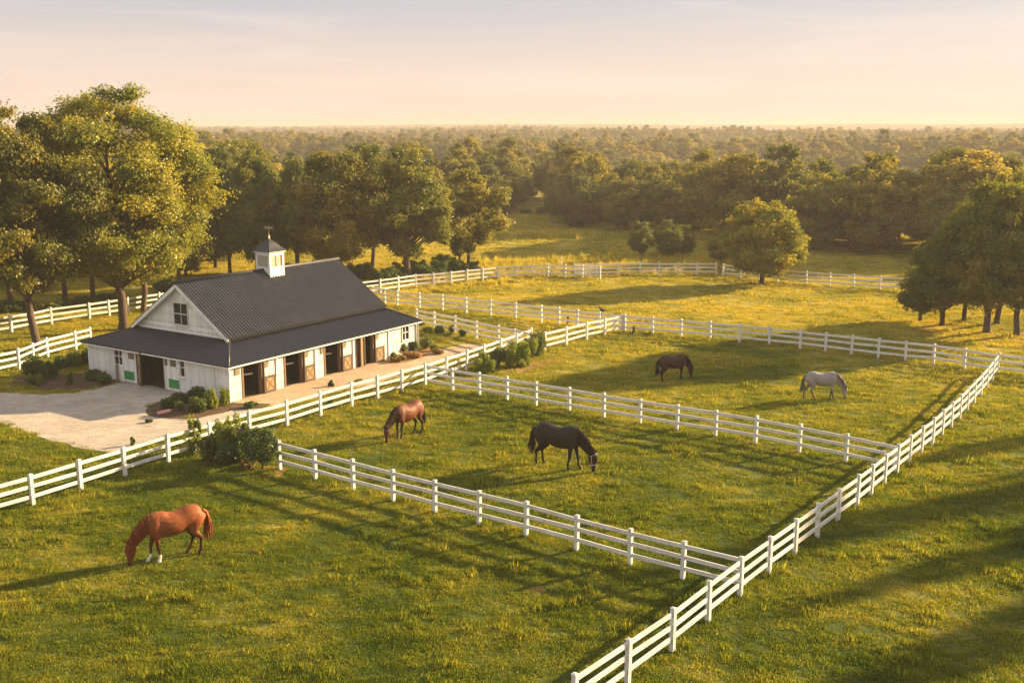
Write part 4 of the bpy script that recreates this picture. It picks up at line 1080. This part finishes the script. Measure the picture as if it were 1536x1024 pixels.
for i in range(7):
    t = i/6; w = 0.36*math.sin(math.pi*(0.08+0.84*t))**0.6
    rings.append([Vector((-0.42+0.84*t + 0.06*math.sin(k*2.1+i), w*math.cos(2*math.pi*k/9)*(0.5+0.1*rs.random()), max(-0.02, 0.07+0.10*math.sin(2*math.pi*k/9)+0.02*rs.random()))) for k in range(9)])
mb.loft(rings)
st = mb.build('garden_stone', M['stone_red'], None, True); st.location = (x_, y_, 0.0); st.rotation_euler = (0, 0, 0.9); tag(st, 'flat pinkish red stone lying in the mulch bed', 'stone')

def bird(px, py, z, rz, label, s=1.0):
    x, y = gp(px, py)
    mb = MB(); N_ = 10
    path = [((-0.26, 0), 0.02, 0.015), ((-0.16, -0.005), 0.045, 0.05), ((0.0, 0.0), 0.085, 0.095), ((0.12, 0.05), 0.075, 0.085), ((0.19, 0.12), 0.05, 0.055), ((0.24, 0.15), 0.045, 0.045), ((0.29, 0.145), 0.015, 0.013), ((0.34, 0.135), 0.004, 0.004)]
    mb.loft([[(p[0], hw*math.cos(2*math.pi*k/N_), 0.2+p[1]+hh*math.sin(2*math.pi*k/N_)) for k in range(N_)] for p, hw, hh in path])
    for sg in (-1, 1):
        mb.loft([[(xx, sg*(yy), 0.2+zz) for (yy, zz) in ((o_-0.012, -h_), (o_+0.012, -h_), (o_+0.012, h_), (o_-0.012, h_))] for xx, o_, h_ in ((0.10, 0.072, 0.05), (-0.05, 0.085, 0.07), (-0.2, 0.05, 0.035), (-0.34, 0.02, 0.012))])
        mb.tube([(0.02, sg*0.03, 0.13), (0.03, sg*0.03, 0.0)], 0.008, 5); mb.tube([(-0.03, sg*0.03, 0.004), (0.08, sg*0.03, 0.004)], 0.007, 5)
    mb.loft([[(xx, a, 0.2+zz) for (a, zz) in ((-w_, z_-0.008), (w_, z_-0.008), (w_, z_+0.008), (-w_, z_+0.008))] for xx, w_, z_ in ((-0.2, 0.04, 0.0), (-0.45, 0.06, -0.05))])
    o = mb.build('bird', M['bird'], None, True); o.location = (x, y, z); o.rotation_euler = (0, 0, rz); o.scale = (s, s, s)
    return tag(o, label, 'bird', 'dark birds in the pasture')
bird(903, 494.6, 1.27, 2.4, 'dark bird perched on the top rail near the back paddock corner', 1.25)
bird(780, 355.5, 0, 0.4, 'left one of two tiny dark birds in the far field', 0.8)
bird(787, 356, 0, 2.6, 'right one of two tiny dark birds in the far field', 0.8)
def snag(px, py, h, label, seed):
    x, y = gp(px, py); rs = random.Random(seed); mb = MB()
    pts = [Vector((0, 0, -0.03)), Vector((0.03, 0, 0.25*h)), Vector((0.09, 0.02, 0.55*h)), Vector((0.10, 0.0, 0.8*h)), Vector((0.16, 0, h))]
    mb.tube(pts, [0.13, 0.08, 0.085, 0.10, 0.02], 8)
    mb.tube([pts[2], pts[2]+Vector((-0.16, 0.03, 0.12*h)), pts[2]+Vector((-0.2, 0.03, 0.28*h))], [0.05, 0.03, 0.012], 6)
    mb.tube([pts[1], pts[1]+Vector((0.2, -0.05, 0.04*h)), pts[1]+Vector((0.3, -0.05, -0.14*h))], [0.045, 0.03, 0.012], 6)
    o = mb.build('dead_stump', M['dead_wood'], None, True); o.location = (x, y, 0); o.rotation_euler = (0, 0, rs.uniform(0, 6)); return tag(o, label, 'stump', 'dead stumps at the back fence')
snag(851, 487, 0.78, 'dark dead stump below the back fence left of the corner', 1)
snag(949, 500, 0.60, 'dark dead stump in front of the back fence right of the corner', 2)
x_, y_ = gp(842, 404)
mb = MB(); mb.tube([(0, 0, 0), (0, 0, 0.8)], [0.09, 0.07], 8); mb.tube([(0, 0, 0.78), (0, 0, 1.5)], [0.03, 0.02], 6)
o = mb.build('marker_post', M['white'], None, True); o.location = (x_, y_, 0); tag(o, 'small pale marker post in the weeds behind the distant fence', 'post')

# ------------------------------------------------------------------ horses
def horse_rings(path, n=16):
    """path rows: x, y, z, half depth (in the side plane), half width; rings square to the path"""
    out = []
    P = [Vector(p[:3]) for p in path]
    for i, p in enumerate(path):
        t = (P[min(i+1, len(P)-1)] - P[max(i-1, 0)]).normalized()
        side = Vector((0, 1, 0)); side = (side - t*side.dot(t)).normalized(); dep = t.cross(side).normalized()
        out.append([P[i] + side*(p[4]*math.cos(2*math.pi*k/n)) + dep*(p[3]*math.sin(2*math.pi*k/n)) for k in range(n)])
    return out

def smooth_path(path, sub=4):
    A = np.array(path, float); out = []
    for i in range(len(A)-1):
        p0, p1, p2, p3 = A[max(i-1, 0)], A[i], A[i+1], A[min(i+2, len(A)-1)]
        for k in range(sub):
            t = k/sub
            out.append(0.5*((2*p1) + (-p0+p2)*t + (2*p0-5*p1+4*p2-p3)*t*t + (-p0+3*p1-3*p2+p3)*t**3))
    out.append(A[-1]); A2 = np.array(out); A2[:, 3:] = np.maximum(A2[:, 3:], 0.004); return [tuple(r) for r in A2]

def coat_mat(name, rough=0.56):
    m, nt, N, L = new_mat(name)
    at = N.new('ShaderNodeAttribute'); at.attribute_name = 'coat'
    tc = N.new('ShaderNodeTexCoord').outputs['Object']
    f = noise(nt, scaled(nt, tc, 1, 1, 1), 9.0, 4, 0.6); hair = noise(nt, scaled(nt, tc, 8, 40, 14), 6.0, 3, 0.6)
    col = mixc(nt, 0.5, at.outputs['Color'], ramp(nt, f, [(0.3, (0.38,)*3), (0.7, (0.62,)*3)]), 'SOFT_LIGHT')
    p = finish(nt, col, rough, 0, bump(nt, mth(nt, 'ADD', hair, mth(nt, 'MULTIPLY', noise(nt, tc, 4.5, 2, 0.5), 6.0)), 0.35, 0.012), 0.2)
    p.inputs['Sheen Weight'].default_value = 0.0
    return m

def hair_mat(name, c1, c2):
    m, nt, N, L = new_mat(name)
    at = N.new('ShaderNodeAttribute'); at.attribute_name = 'rnd'
    finish(nt, ramp(nt, at.outputs['Fac'], [(0.1, c1), (0.9, c2)]), 0.6, 0, None, 0.12); return m

def make_horse(hind_px, front_px, label, coat, points, mane_c, scale, legs=(0, 0, 0, 0), neck_turn=0.0, socks=(), dapple=None, muzzle=(0.015, 0.012, 0.011), halter=False, name='horse', fade=(0.42, 0.62), reach=0.0, seed=1, dark_head=None):
    a, b = Vector(gp(*hind_px)), Vector(gp(*front_px)); mid = (a+b)/2; hd = math.atan2(b.y-a.y, b.x-a.x)
    root = empty(name, (mid.x, mid.y, 0), hd, (scale,)*3)
    tag(root, label, 'horse', 'horses grazing in the pastures')
    mb = MB()
    sp = lambda p, k=4: mb.loft(horse_rings(smooth_path(p, k)))
    # trunk of the body (x, y, z, half depth, half width); withers about 1.6
    sp([(-0.93, 0, 1.24, 0.05, 0.05), (-0.88, 0, 1.20, 0.19, 0.15), (-0.74, 0, 1.19, 0.315, 0.235), (-0.52, 0, 1.205, 0.35, 0.285), (-0.28, 0, 1.150, 0.345, 0.295), (-0.02, 0, 1.085, 0.370, 0.325),
        (0.22, 0, 1.085, 0.385, 0.310), (0.42, 0, 1.135, 0.405, 0.260), (0.58, 0, 1.16, 0.37, 0.225), (0.72, 0, 1.10, 0.29, 0.19), (0.84, 0, 1.04, 0.15, 0.12), (0.87, 0, 1.03, 0.04, 0.04)])
    # haunches and shoulders
    for s in (-1, 1):
        sp([(-0.62, s*0.10, 1.36, 0.16, 0.10), (-0.64, s*0.15, 1.15, 0.25, 0.125), (-0.60, s*0.17, 0.95, 0.20, 0.115), (-0.56, s*0.17, 0.82, 0.13, 0.09)])
        sp([(0.44, s*0.10, 1.42, 0.12, 0.07), (0.52, s*0.155, 1.20, 0.19, 0.095), (0.60, s*0.165, 1.0, 0.17, 0.095), (0.56, s*0.16, 0.86, 0.11, 0.08)])
    # neck and head, lowered to graze
    rx = reach; ty = neck_turn
    NK = [(0.50, 0, 1.29, 0.27, 0.14), (0.70, ty*0.04, 1.20, 0.265, 0.145), (0.88, ty*0.14, 1.07, 0.235, 0.125), (1.05+rx*0.5, ty*0.28, 0.89, 0.200, 0.105), (1.19+rx, ty*0.42, 0.71, 0.165, 0.09), (1.26+rx, ty*0.50, 0.58, 0.11, 0.075)]
    sp(NK)
    hx = 1.27+rx; hy = ty*0.5
    sp([(hx-0.02, hy, 0.69, 0.075, 0.065), (hx+0.005, hy, 0.615, 0.150, 0.10), (hx+0.000, hy, 0.50, 0.172, 0.108), (hx+0.005, hy+ty*0.02, 0.385, 0.138, 0.094), (hx+0.02, hy+ty*0.03, 0.27, 0.100, 0.074), (hx+0.03, hy+ty*0.04, 0.16, 0.075, 0.060), (hx+0.03, hy+ty*0.05, 0.085, 0.074, 0.062), (hx+0.025, hy+ty*0.05, 0.035, 0.055, 0.05), (hx+0.02, hy+ty*0.05, 0.02, 0.02, 0.02)])
    for s in (-1, 1):
        sp([(hx+0.03, hy+s*0.055, 0.67, 0.035, 0.035), (hx+0.085, hy+s*0.075, 0.74, 0.036, 0.022), (hx+0.12, hy+s*0.085, 0.80, 0.022, 0.014), (hx+0.135, hy+s*0.085, 0.83, 0.006, 0.006)], 3)
    # legs: offsets move the hooves forward or back
    for i, s in enumerate((1, -1)):
        d = legs[i]
        k = lambda z: d*max(0, (0.95-z)/0.95)
        lf = [(0.58, 0.16, 0.98, 0.135, 0.085), (0.555, 0.155, 0.80, 0.098, 0.074), (0.565, 0.145, 0.64, 0.072, 0.060), (0.58, 0.14, 0.51, 0.058, 0.052), (0.585, 0.138, 0.455, 0.060, 0.055), (0.58, 0.136, 0.39, 0.044, 0.040), (0.575, 0.134, 0.26, 0.038, 0.034), (0.578, 0.132, 0.17, 0.050, 0.042), (0.605, 0.132, 0.105, 0.040, 0.038), (0.625, 0.132, 0.07, 0.056, 0.052), (0.635, 0.132, 0.0, 0.068, 0.062), (0.635, 0.132, -0.01, 0.066, 0.06)]
        sp([(x+k(z), s*y, z, dd, w) for x, y, z, dd, w in lf], 3)
        d2 = legs[2+i]
        k2 = lambda z: d2*max(0, (0.95-z)/0.95)
        lh = [(-0.58, 0.165, 0.92, 0.18, 0.10), (-0.55, 0.165, 0.78, 0.135, 0.085), (-0.62, 0.155, 0.66, 0.098, 0.066), (-0.70, 0.148, 0.56, 0.072, 0.052), (-0.735, 0.145, 0.49, 0.066, 0.050), (-0.72, 0.142, 0.42, 0.050, 0.042), (-0.705, 0.14, 0.28, 0.040, 0.036), (-0.695, 0.14, 0.17, 0.052, 0.043), (-0.665, 0.14, 0.105, 0.041, 0.039), (-0.645, 0.14, 0.07, 0.056, 0.052), (-0.635, 0.14, 0.0, 0.068, 0.062), (-0.635, 0.14, -0.01, 0.066, 0.06)]
        sp([(x+k2(z), s*y, z, dd, w) for x, y, z, dd, w in lh], 3)
    tmp = bpy.data.objects.new('tmp', mb.mesh('tmp', M['bark'])); COL.objects.link(tmp)
    md = tmp.modifiers.new('r', 'REMESH'); md.mode = 'VOXEL'; md.voxel_size = 0.016; md.use_smooth_shade = True
    sm = tmp.modifiers.new('s', 'SMOOTH'); sm.factor = 0.5; sm.iterations = 4
    dg = bpy.context.evaluated_depsgraph_get(); ev = tmp.evaluated_get(dg)
    me = bpy.data.meshes.new_from_object(ev); me.name = 'body'
    bpy.data.objects.remove(tmp)
    n = len(me.vertices); co = np.empty(n*3, np.float32); me.vertices.foreach_get('co', co); co = co.reshape(-1, 3)
    x, y, z = co.T
    c = np.tile(np.array(coat, float), (n, 1)); pt = np.array(points, float)
    legm = sstep(fade[1], fade[0], z)*(np.abs(y - np.where(x > 1.0, hy, 0)) < 0.5)*(x < 0.98)
    c = c*(1-legm[:, None]) + pt*legm[:, None]
    if dark_head is not None:
        hd_ = sstep(0.42, 0.95, x)*(z < 1.6); c = c*(1-0.9*hd_[:, None]) + np.array(dark_head)*0.9*hd_[:, None]
    if dapple is not None:
        hp = sstep(0.95, 1.25, x)
        c = c*(1-0.35*hp[:, None]) + np.array(dapple)*0.35*hp[:, None]
    mz = sstep(0.17, 0.07, z)*(x > 0.98)
    c = c*(1-mz[:, None]) + np.array(muzzle)*mz[:, None]
    ey_ = ((x-(hx+0.035))**2 + (z-0.545)**2 < 0.028**2) & (np.abs(y-hy) > 0.06)
    c[ey_] = (0.006, 0.005, 0.005)
    ns_ = ((x-(hx+0.06))**2 + (z-0.09)**2 < 0.02**2) & (np.abs(y-hy) > 0.02); c[ns_] = (0.008, 0.006, 0.006)
    hoof = (z < 0.068) & (x < 0.98); c[hoof] = (0.03, 0.024, 0.02)
    for (fx_, sy_) in socks:
        q = (z < 0.24) & (z >= 0.02) & (y*sy_ > 0) & ((x > 0) if fx_ > 0 else (x < 0)) & (x < 0.98); c[q] = (0.72, 0.66, 0.58)
    ca = me.attributes.new('coat', 'FLOAT_COLOR', 'POINT'); ca.data.foreach_set('color', np.concatenate([c, np.ones((n, 1))], 1).astype(np.float32).ravel())
    me.materials.clear(); me.materials.append(coat_mat(label.split()[0] + '_coat'))
    me.polygons.foreach_set('use_smooth', [True]*len(me.polygons))
    link('body', me, root)
    # hair: locks hanging from the crest, forelock, tail
    rng = np.random.default_rng(seed)
    hm = hair_mat('horse_hair', *mane_c)
    def locks(rows, name, wd=0.03):
        V = []; F = []; rn = []
        for pts in rows:
            b0 = len(V); w0 = wd*rng.uniform(0.7, 1.3); r0 = rng.random(); m = len(pts)
            pts = [Vector(p) for p in pts]
            for i, p in enumerate(pts):
                t = (pts[min(i+1, m-1)]-pts[max(i-1, 0)]).normalized(); a1 = t.cross(Vector((0.2, 1, 0.1))).normalized(); a2 = t.cross(a1)
                w = w0*(1-(i/(m-1))**2*0.85)
                V += [p+a1*w, p+a2*w*0.5, p-a1*w, p-a2*w*0.5]; rn += [r0]*4
            for i in range(m-1):
                for k in range(4): F.append((b0+4*i+k, b0+4*i+(k+1) % 4, b0+4*i+4+(k+1) % 4, b0+4*i+4+k))
        return link(name, np_mesh(name, [tuple(v) for v in V], F, [hm], rn, smooth=True), root)
    crest = []
    S = smooth_path(NK, 6)
    for i in range(3, len(S)):
        p = Vector(S[i][:3]); t = (Vector(S[min(i+1, len(S)-1)][:3])-Vector(S[i-1][:3])).normalized()
        up = Vector((0, 1, 0)).cross(t); up = up if up.z > 0 or up.x > 0 else -up
        up = -t.cross(Vector((0, 1, 0))); up = up if up.x > 0 else -up
        crest.append((p + up*S[i][3]*0.96, t, up))
    rows = []
    side = -1 if seed % 2 else 1
    for j in range(170):
        i = rng.integers(0, len(crest)); p, t, up = crest[i]; L_ = rng.uniform(0.12, 0.30); s = side if rng.random() < 0.85 else -side
        p = p + Vector((rng.normal(0, .015), rng.normal(0, .012), 0)); w = S[i+3][4]
        e1 = p + up*0.015 + Vector((0, s*0.03, 0)) + t*0.02; e2 = p + Vector((0.02, s*(w*0.75+0.022), 0)) - up*L_*0.45 + t*0.05; e3 = p + Vector((0.03, s*(w*0.98+0.015), -0.02)) - up*L_ + t*0.12
        rows.append([p-up*0.02, e1, e2, e3])
    fl = crest[-1]
    for j in range(10):
        p = Vector((hx+0.05, hy+rng.normal(0, .02), 0.69)); rows.append([p, p+Vector((0.07, 0, -0.03)), p+Vector((0.09, rng.normal(0, .02), -0.13)), p+Vector((0.07, rng.normal(0, .03), -0.22))])
    locks(rows, 'mane', 0.017)
    rows = []
    for j in range(70):
        a_ = rng.uniform(0, 6.28); r = rng.uniform(0, 0.05); L_ = rng.uniform(0.62, 1.0)
        p = Vector((-0.89, 0, 1.30)) + Vector((0, math.cos(a_)*r*0.6, math.sin(a_)*r*0.4))
        sx = rng.normal(0, 0.035); sy = rng.normal(0, 0.05)
        rows.append([p, p+Vector((-0.09+sx*0.3, sy*0.2, -0.05)), p+Vector((-0.14+sx*0.6, sy*0.5, -0.22)), p+Vector((-0.15+sx, sy*0.9, -0.5*L_-0.08)), p+Vector((-0.14+sx*1.6, sy*1.3, -0.8*L_)), p+Vector((-0.17+sx*2.0, sy*1.3, -0.98*L_))])
    locks(rows, 'tail', 0.032)
    if halter:
        hb = MB()
        def band(zc, tilt, ex, wy, off=0.0):
            hb.tube([(hx+off+math.cos(q)*ex, hy+math.sin(q)*wy, zc+math.cos(q)*tilt) for q in np.linspace(0, 2*math.pi, 15)], 0.014, 5, False)
        band(0.27, 0.02, 0.105, 0.082, 0.018); band(0.62, 0.06, 0.15, 0.105, 0.008)
        for s in (-1, 1): hb.tube([(hx+0.02, hy+s*0.08, 0.27), (hx-0.01, hy+s*0.108, 0.45), (hx, hy+s*0.108, 0.62)], 0.013, 5)
        hb.build('halter', mat_basic('halter_strap', (0.35, 0.30, 0.30), (0.5, 0.45, 0.44), 9, 0.6), root, True)
    return root

BLK = ((0.006, 0.005, 0.005), (0.025, 0.02, 0.018))
make_horse((292, 829), (234, 842), 'chestnut horse with white front socks grazing alone in the foreground pasture', (0.215, 0.062, 0.019), (0.040, 0.012, 0.007), ((0.10, 0.026, 0.008), (0.24, 0.066, 0.018)), 1.19, (-0.12, 0.14, -0.06, 0.24), -0.1, socks=((1, 1), (1, -1)), fade=(0.50, 0.78), seed=2, dark_head=(0.15, 0.035, 0.010), muzzle=(0.03, 0.014, 0.012))
make_horse((625, 650), (600, 659), 'bay horse with black legs facing the camera in the near paddock', (0.115, 0.032, 0.011), (0.007, 0.006, 0.006), BLK, 1.14, (0.04, -0.04, -0.12, 0.10), -0.2, fade=(0.60, 0.90), seed=3, dark_head=(0.05, 0.017, 0.009))
make_horse((817, 697), (859, 704), 'black brown horse wearing a halter in the middle of the near paddock', (0.017, 0.010, 0.0085), (0.005, 0.0045, 0.0045), BLK, 1.30, (0.16, -0.20, 0.02, -0.14), 0.1, halter=True, fade=(0.6, 0.95), seed=5)
make_horse((996, 571.5), (1021, 569), 'dark brown horse with black legs grazing in the far paddock', (0.034, 0.013, 0.010), (0.006, 0.005, 0.005), BLK, 1.03, (0.12, -0.16, 0.06, -0.12), 0.1, fade=(0.6, 0.9), seed=7)
make_horse((1217, 598), (1246, 598), 'pale grey horse with dark lower legs grazing in the far paddock', (0.25, 0.23, 0.22), (0.035, 0.031, 0.029), ((0.04, 0.035, 0.032), (0.28, 0.24, 0.22)), 1.03, (0.10, -0.16, -0.28, 0.30), 0.05, dapple=(0.34, 0.32, 0.30), fade=(0.36, 0.66), seed=9, muzzle=(0.05, 0.045, 0.042))

# ------------------------------------------------------------------ turf
def tuft_mesh(seed, rad, n, h0, h1, w, lean=0.6):
    rng = np.random.default_rng(seed)
    a = rng.uniform(0, 6.28, n); r = rad*np.sqrt(rng.uniform(0, 1, n)); B = np.stack([r*np.cos(a), r*np.sin(a), np.full(n, -0.02)], 1)
    h = rng.uniform(h0, h1, n)*(1-0.5*(r/rad)**2); an = rng.uniform(0, 6.28, n); ln = h*rng.uniform(0.1, 1.0, n)*lean
    D = np.stack([np.cos(an), np.sin(an), np.zeros(n)], 1); Sd = np.stack([-np.sin(an), np.cos(an), np.zeros(n)], 1)*(w*rng.uniform(0.6, 1.3, n))[:, None]/2
    V = np.empty((n, 5, 3)); up = np.array([0, 0, 1.0])
    V[:, 0] = B-Sd; V[:, 1] = B+Sd
    m = B + up*(h*0.6)[:, None] + D*(ln*0.35)[:, None]; V[:, 2] = m+Sd*0.8; V[:, 3] = m-Sd*0.8
    V[:, 4] = B + up*h[:, None] + D*ln[:, None]
    o = np.arange(n)[:, None]*5
    F3 = np.concatenate([o+np.array([[0, 1, 2]]), o+np.array([[0, 2, 3]]), o+np.array([[3, 2, 4]])])
    return np_mesh('tuft', V.reshape(-1, 3), F3, [M['blade']], np.repeat(rng.uniform(0, 1, n), 5))

def turf():
    rng = np.random.default_rng(77)
    src = []
    for k in range(4): src.append(tuft_mesh(200+k, 0.30, 130, 0.04, 0.13, 0.015))
    src.append(tuft_mesh(210, 0.22, 70, 0.12, 0.30, 0.020, 0.7)); src.append(tuft_mesh(211, 0.30, 60, 0.16, 0.42, 0.022, 0.6))
    objs = [bpy.data.objects.new('turf_source', m) for m in src]
    Ps = []; Is = []; Ss = []; Hs = []
    def region(y0, y1, dens, sc, hs=1.0):
        xm = y1*0.56+3
        n = int((y1-y0)*2*xm*dens)
        P = np.stack([rng.uniform(-xm, xm, n), rng.uniform(y0, y1, n)], 1)
        P = P[np.abs(P[:, 0]) < P[:, 1]*0.53+3]
        for poly in EXCL: P = P[~inside(poly, P)]
        # uneven growth
        g = np.sin(P[:, 0]*0.9+np.sin(P[:, 1]*0.7)*1.5)*np.sin(P[:, 1]*0.8+np.cos(P[:, 0]*0.6)*1.7)
        keep = rng.random(len(P)) < 0.78+0.22*g
        P = P[keep]; g = g[keep]; m = len(P)
        i = rng.integers(0, 4, m); big = rng.random(m) < 0.045*np.clip(1+1.4*g, 0, 3); i[big] = 4
        s = sc*rng.uniform(0.7, 1.35, m)
        Ps.append(P); Is.append(i); Ss.append(s); Hs.append(s*hs*rng.uniform(0.7, 1.25, m)*(1+0.25*g))
    region(25, 42, 24, 1.0, 0.85); region(42, 62, 15, 1.25, 0.72); region(62, 90, 8, 1.6, 0.62); region(90, 128, 3.6, 2.2, 0.5); region(128, 215, 1.1, 3.4, 0.5)
    # rank growth under the fences and in the weedy strip behind the distant fence
    for ln in FENCE_LINES:
        for (a, b) in zip(ln[:-1], ln[1:]):
            L = math.hypot(b[0]-a[0], b[1]-a[1]); n = int(L*4.2)
            t = rng.uniform(0, 1, n); P = np.stack([a[0]+(b[0]-a[0])*t, a[1]+(b[1]-a[1])*t], 1)+rng.normal(0, 0.14, (n, 2))
            for poly in EXCL: P = P[~inside(poly, P)]
            m = len(P); Ps.append(P); Is.append(rng.choice([4, 5, 0, 1], m)); s = rng.uniform(0.7, 1.25, m); Ss.append(s); Hs.append(s*rng.uniform(0.55, 1.0, m))
    for (pa, pb, n, wd, hh) in (((735, 402), (1085, 399), 1500, 3.0, 1.7), ((900, 395), (1085, 392), 500, 3.0, 1.9), ((600, 425), (860, 408), 350, 0.6, 1.3), ((540, 455), (800, 415), 200, 0.8, 1.0), ((745, 352), (860, 356), 120, 2.0, 1.7)):
        a, b = gp(*pa), gp(*pb); t = rng.uniform(0, 1, n); P = np.stack([a[0]+(b[0]-a[0])*t, a[1]+(b[1]-a[1])*t], 1)+rng.normal(0, wd, (n, 2))
        Ps.append(P); Is.append(rng.choice([4, 5, 5], n)); s = rng.uniform(1.0, 1.9, n); Ss.append(s); Hs.append(s*hh*rng.uniform(0.6, 1.2, n))
    P = np.concatenate(Ps); I = np.concatenate(Is); S = np.concatenate(Ss); Hh = np.concatenate(Hs); n = len(P)
    print('turf tufts', n)
    z = terr(P[:, 0], P[:, 1])
    rot = np.stack([rng.normal(0, .08, n), rng.normal(0, .08, n), rng.uniform(0, 6.28, n)], 1)
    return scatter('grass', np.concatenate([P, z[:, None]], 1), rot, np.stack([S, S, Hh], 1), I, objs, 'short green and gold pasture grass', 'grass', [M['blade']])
turf()

# fallen leaves and twigs: none seen near; clover heads show as pale dots in the turf
# ------------------------------------------------------------------ trees right of the view whose shade falls on the pasture
for k, (n_, s_, H, R, v) in enumerate(((-29.6, 84, 13.5, 1.6, 'open'), (-25.2, 86, 16.0, 1.7, 'open'), (-20.8, 84, 18.0, 1.5, 'open'), (-16.4, 80, 19.0, 1.8, 'open'), (-12.4, 76, 18.0, 1.4, 'open'), (-24.0, 112, 27.0, 2.2, 'open'))):
    add_tree('shade_tree', v, 0.866*s_ + 0.5*n_, 0.5*s_ - 0.866*n_, H, R, 'dark leafy tree on the right side of the pasture, past the picture edge', 'tree', 'trees past the right picture edge', 'leaf_dark', k*1.3)

# ------------------------------------------------------------------ sky, sun, air
SUN_EL, SUN_AZ = R_(16.5), R_(62.0)       # azimuth clockwise from +Y
w = bpy.data.worlds.new('World'); scene.world = w; w.use_nodes = True
nt = w.node_tree; nt.nodes.clear()
sky = nt.nodes.new('ShaderNodeTexSky'); sky.sky_type = 'NISHITA'; sky.sun_disc = False
sky.sun_elevation = SUN_EL; sky.sun_rotation = SUN_AZ; sky.altitude = 100; sky.air_density = 1.0; sky.dust_density = 1.6; sky.ozone_density = 1.0
geo = nt.nodes.new('ShaderNodeTexCoord'); vec = geo.outputs['Generated']
sp_ = N_sep(nt, vec)
# thin evening cloud veil: warm low down, grey blue above, with streaks
veil = ramp(nt, mth(nt, 'MULTIPLY', sp_[2], 1.0), [(0.0, (4.2, 3.25, 2.85)), (0.03, (4.35, 3.45, 3.0)), (0.06, (4.0, 3.3, 2.9)), (0.105, (2.8, 2.8, 3.0)), (0.16, (3.0, 3.0, 3.2)), (0.35, (3.9, 3.75, 3.75)), (0.9, (4.0, 3.95, 4.0))])
st_ = noise(nt, scaled(nt, vec, 1.6, 1.6, 22.0), 1.7, 6, 0.6, 0.8)
streak = mth(nt, 'MULTIPLY', ramp(nt, st_, [(0.45, (0, 0, 0)), (0.68, (1, 1, 1))]), 0.34)
veil = mixc(nt, streak, veil, (5.4, 4.5, 4.0))
sdir = nt.nodes.new('ShaderNodeVectorMath'); sdir.operation = 'DOT_PRODUCT'; nt.links.new(vec, sdir.inputs[0])
sdir.inputs[1].default_value = (math.sin(SUN_AZ)*math.cos(SUN_EL), math.cos(SUN_AZ)*math.cos(SUN_EL), math.sin(SUN_EL))
glow = mth(nt, 'POWER', mth(nt, 'MAXIMUM', sdir.outputs['Value'], 0.0), 3.2)
veil = mixc(nt, mth(nt, 'MULTIPLY', glow, 0.75), veil, (4.5, 3.9, 3.5))
colr = mixc(nt, 0.95, sky.outputs[0], veil)
bg = nt.nodes.new('ShaderNodeBackground'); bg.inputs['Strength'].default_value = 0.050
nt.links.new(colr, bg.inputs[0])
wo = nt.nodes.new('ShaderNodeOutputWorld'); nt.links.new(bg.outputs[0], wo.inputs[0])

sd = bpy.data.lights.new('sun', 'SUN'); sd.energy = 5.0; sd.angle = R_(0.6); sd.color = (1.0, 0.71, 0.37)
so = bpy.data.objects.new('sun', sd); COL.objects.link(so)
dirv = Vector((math.sin(SUN_AZ)*math.cos(SUN_EL), math.cos(SUN_AZ)*math.cos(SUN_EL), math.sin(SUN_EL)))
so.rotation_euler = dirv.to_track_quat('Z', 'Y').to_euler(); so.location = dirv*300

def make_haze():
    m, nt, N, L = new_mat('haze_air')
    v = N.new('ShaderNodeVolumePrincipled'); v.inputs['Color'].default_value = (0.55, 0.52, 0.52, 1); v.inputs['Density'].default_value = 0.00050; v.inputs['Anisotropy'].default_value = 0.1
    o = N.new('ShaderNodeOutputMaterial'); L.new(v.outputs[0], o.inputs['Volume'])
    mb = MB(); mb.box(-4600, 4600, -60, 4600, -26, 34)
    h = mb.build('haze', m); return tag(h, 'warm evening haze lying over the fields and woods', 'haze', kind='stuff')
make_haze()

# ------------------------------------------------------------------ camera and render settings
cd = bpy.data.cameras.new('camera'); cam = bpy.data.objects.new('camera', cd); COL.objects.link(cam)
cam.location = (0, 0, CAM_H); cam.rotation_euler = (math.pi/2 - PH, 0, 0)
cd.sensor_width = 36; cd.lens = FPX/1536*36; cd.clip_start = 0.5; cd.clip_end = 12000
scene.camera = cam
vs = scene.view_settings; vs.view_transform = 'Standard'; vs.look = 'None'; vs.gamma = 1; vs.exposure = 2.10; vs.use_curve_mapping = False
cy = scene.cycles
cy.use_denoising = True; cy.max_bounces = 8; cy.diffuse_bounces = 3; cy.transmission_bounces = 6; cy.transparent_max_bounces = 8; cy.volume_bounces = 0
cy.caustics_reflective = False; cy.caustics_refractive = False
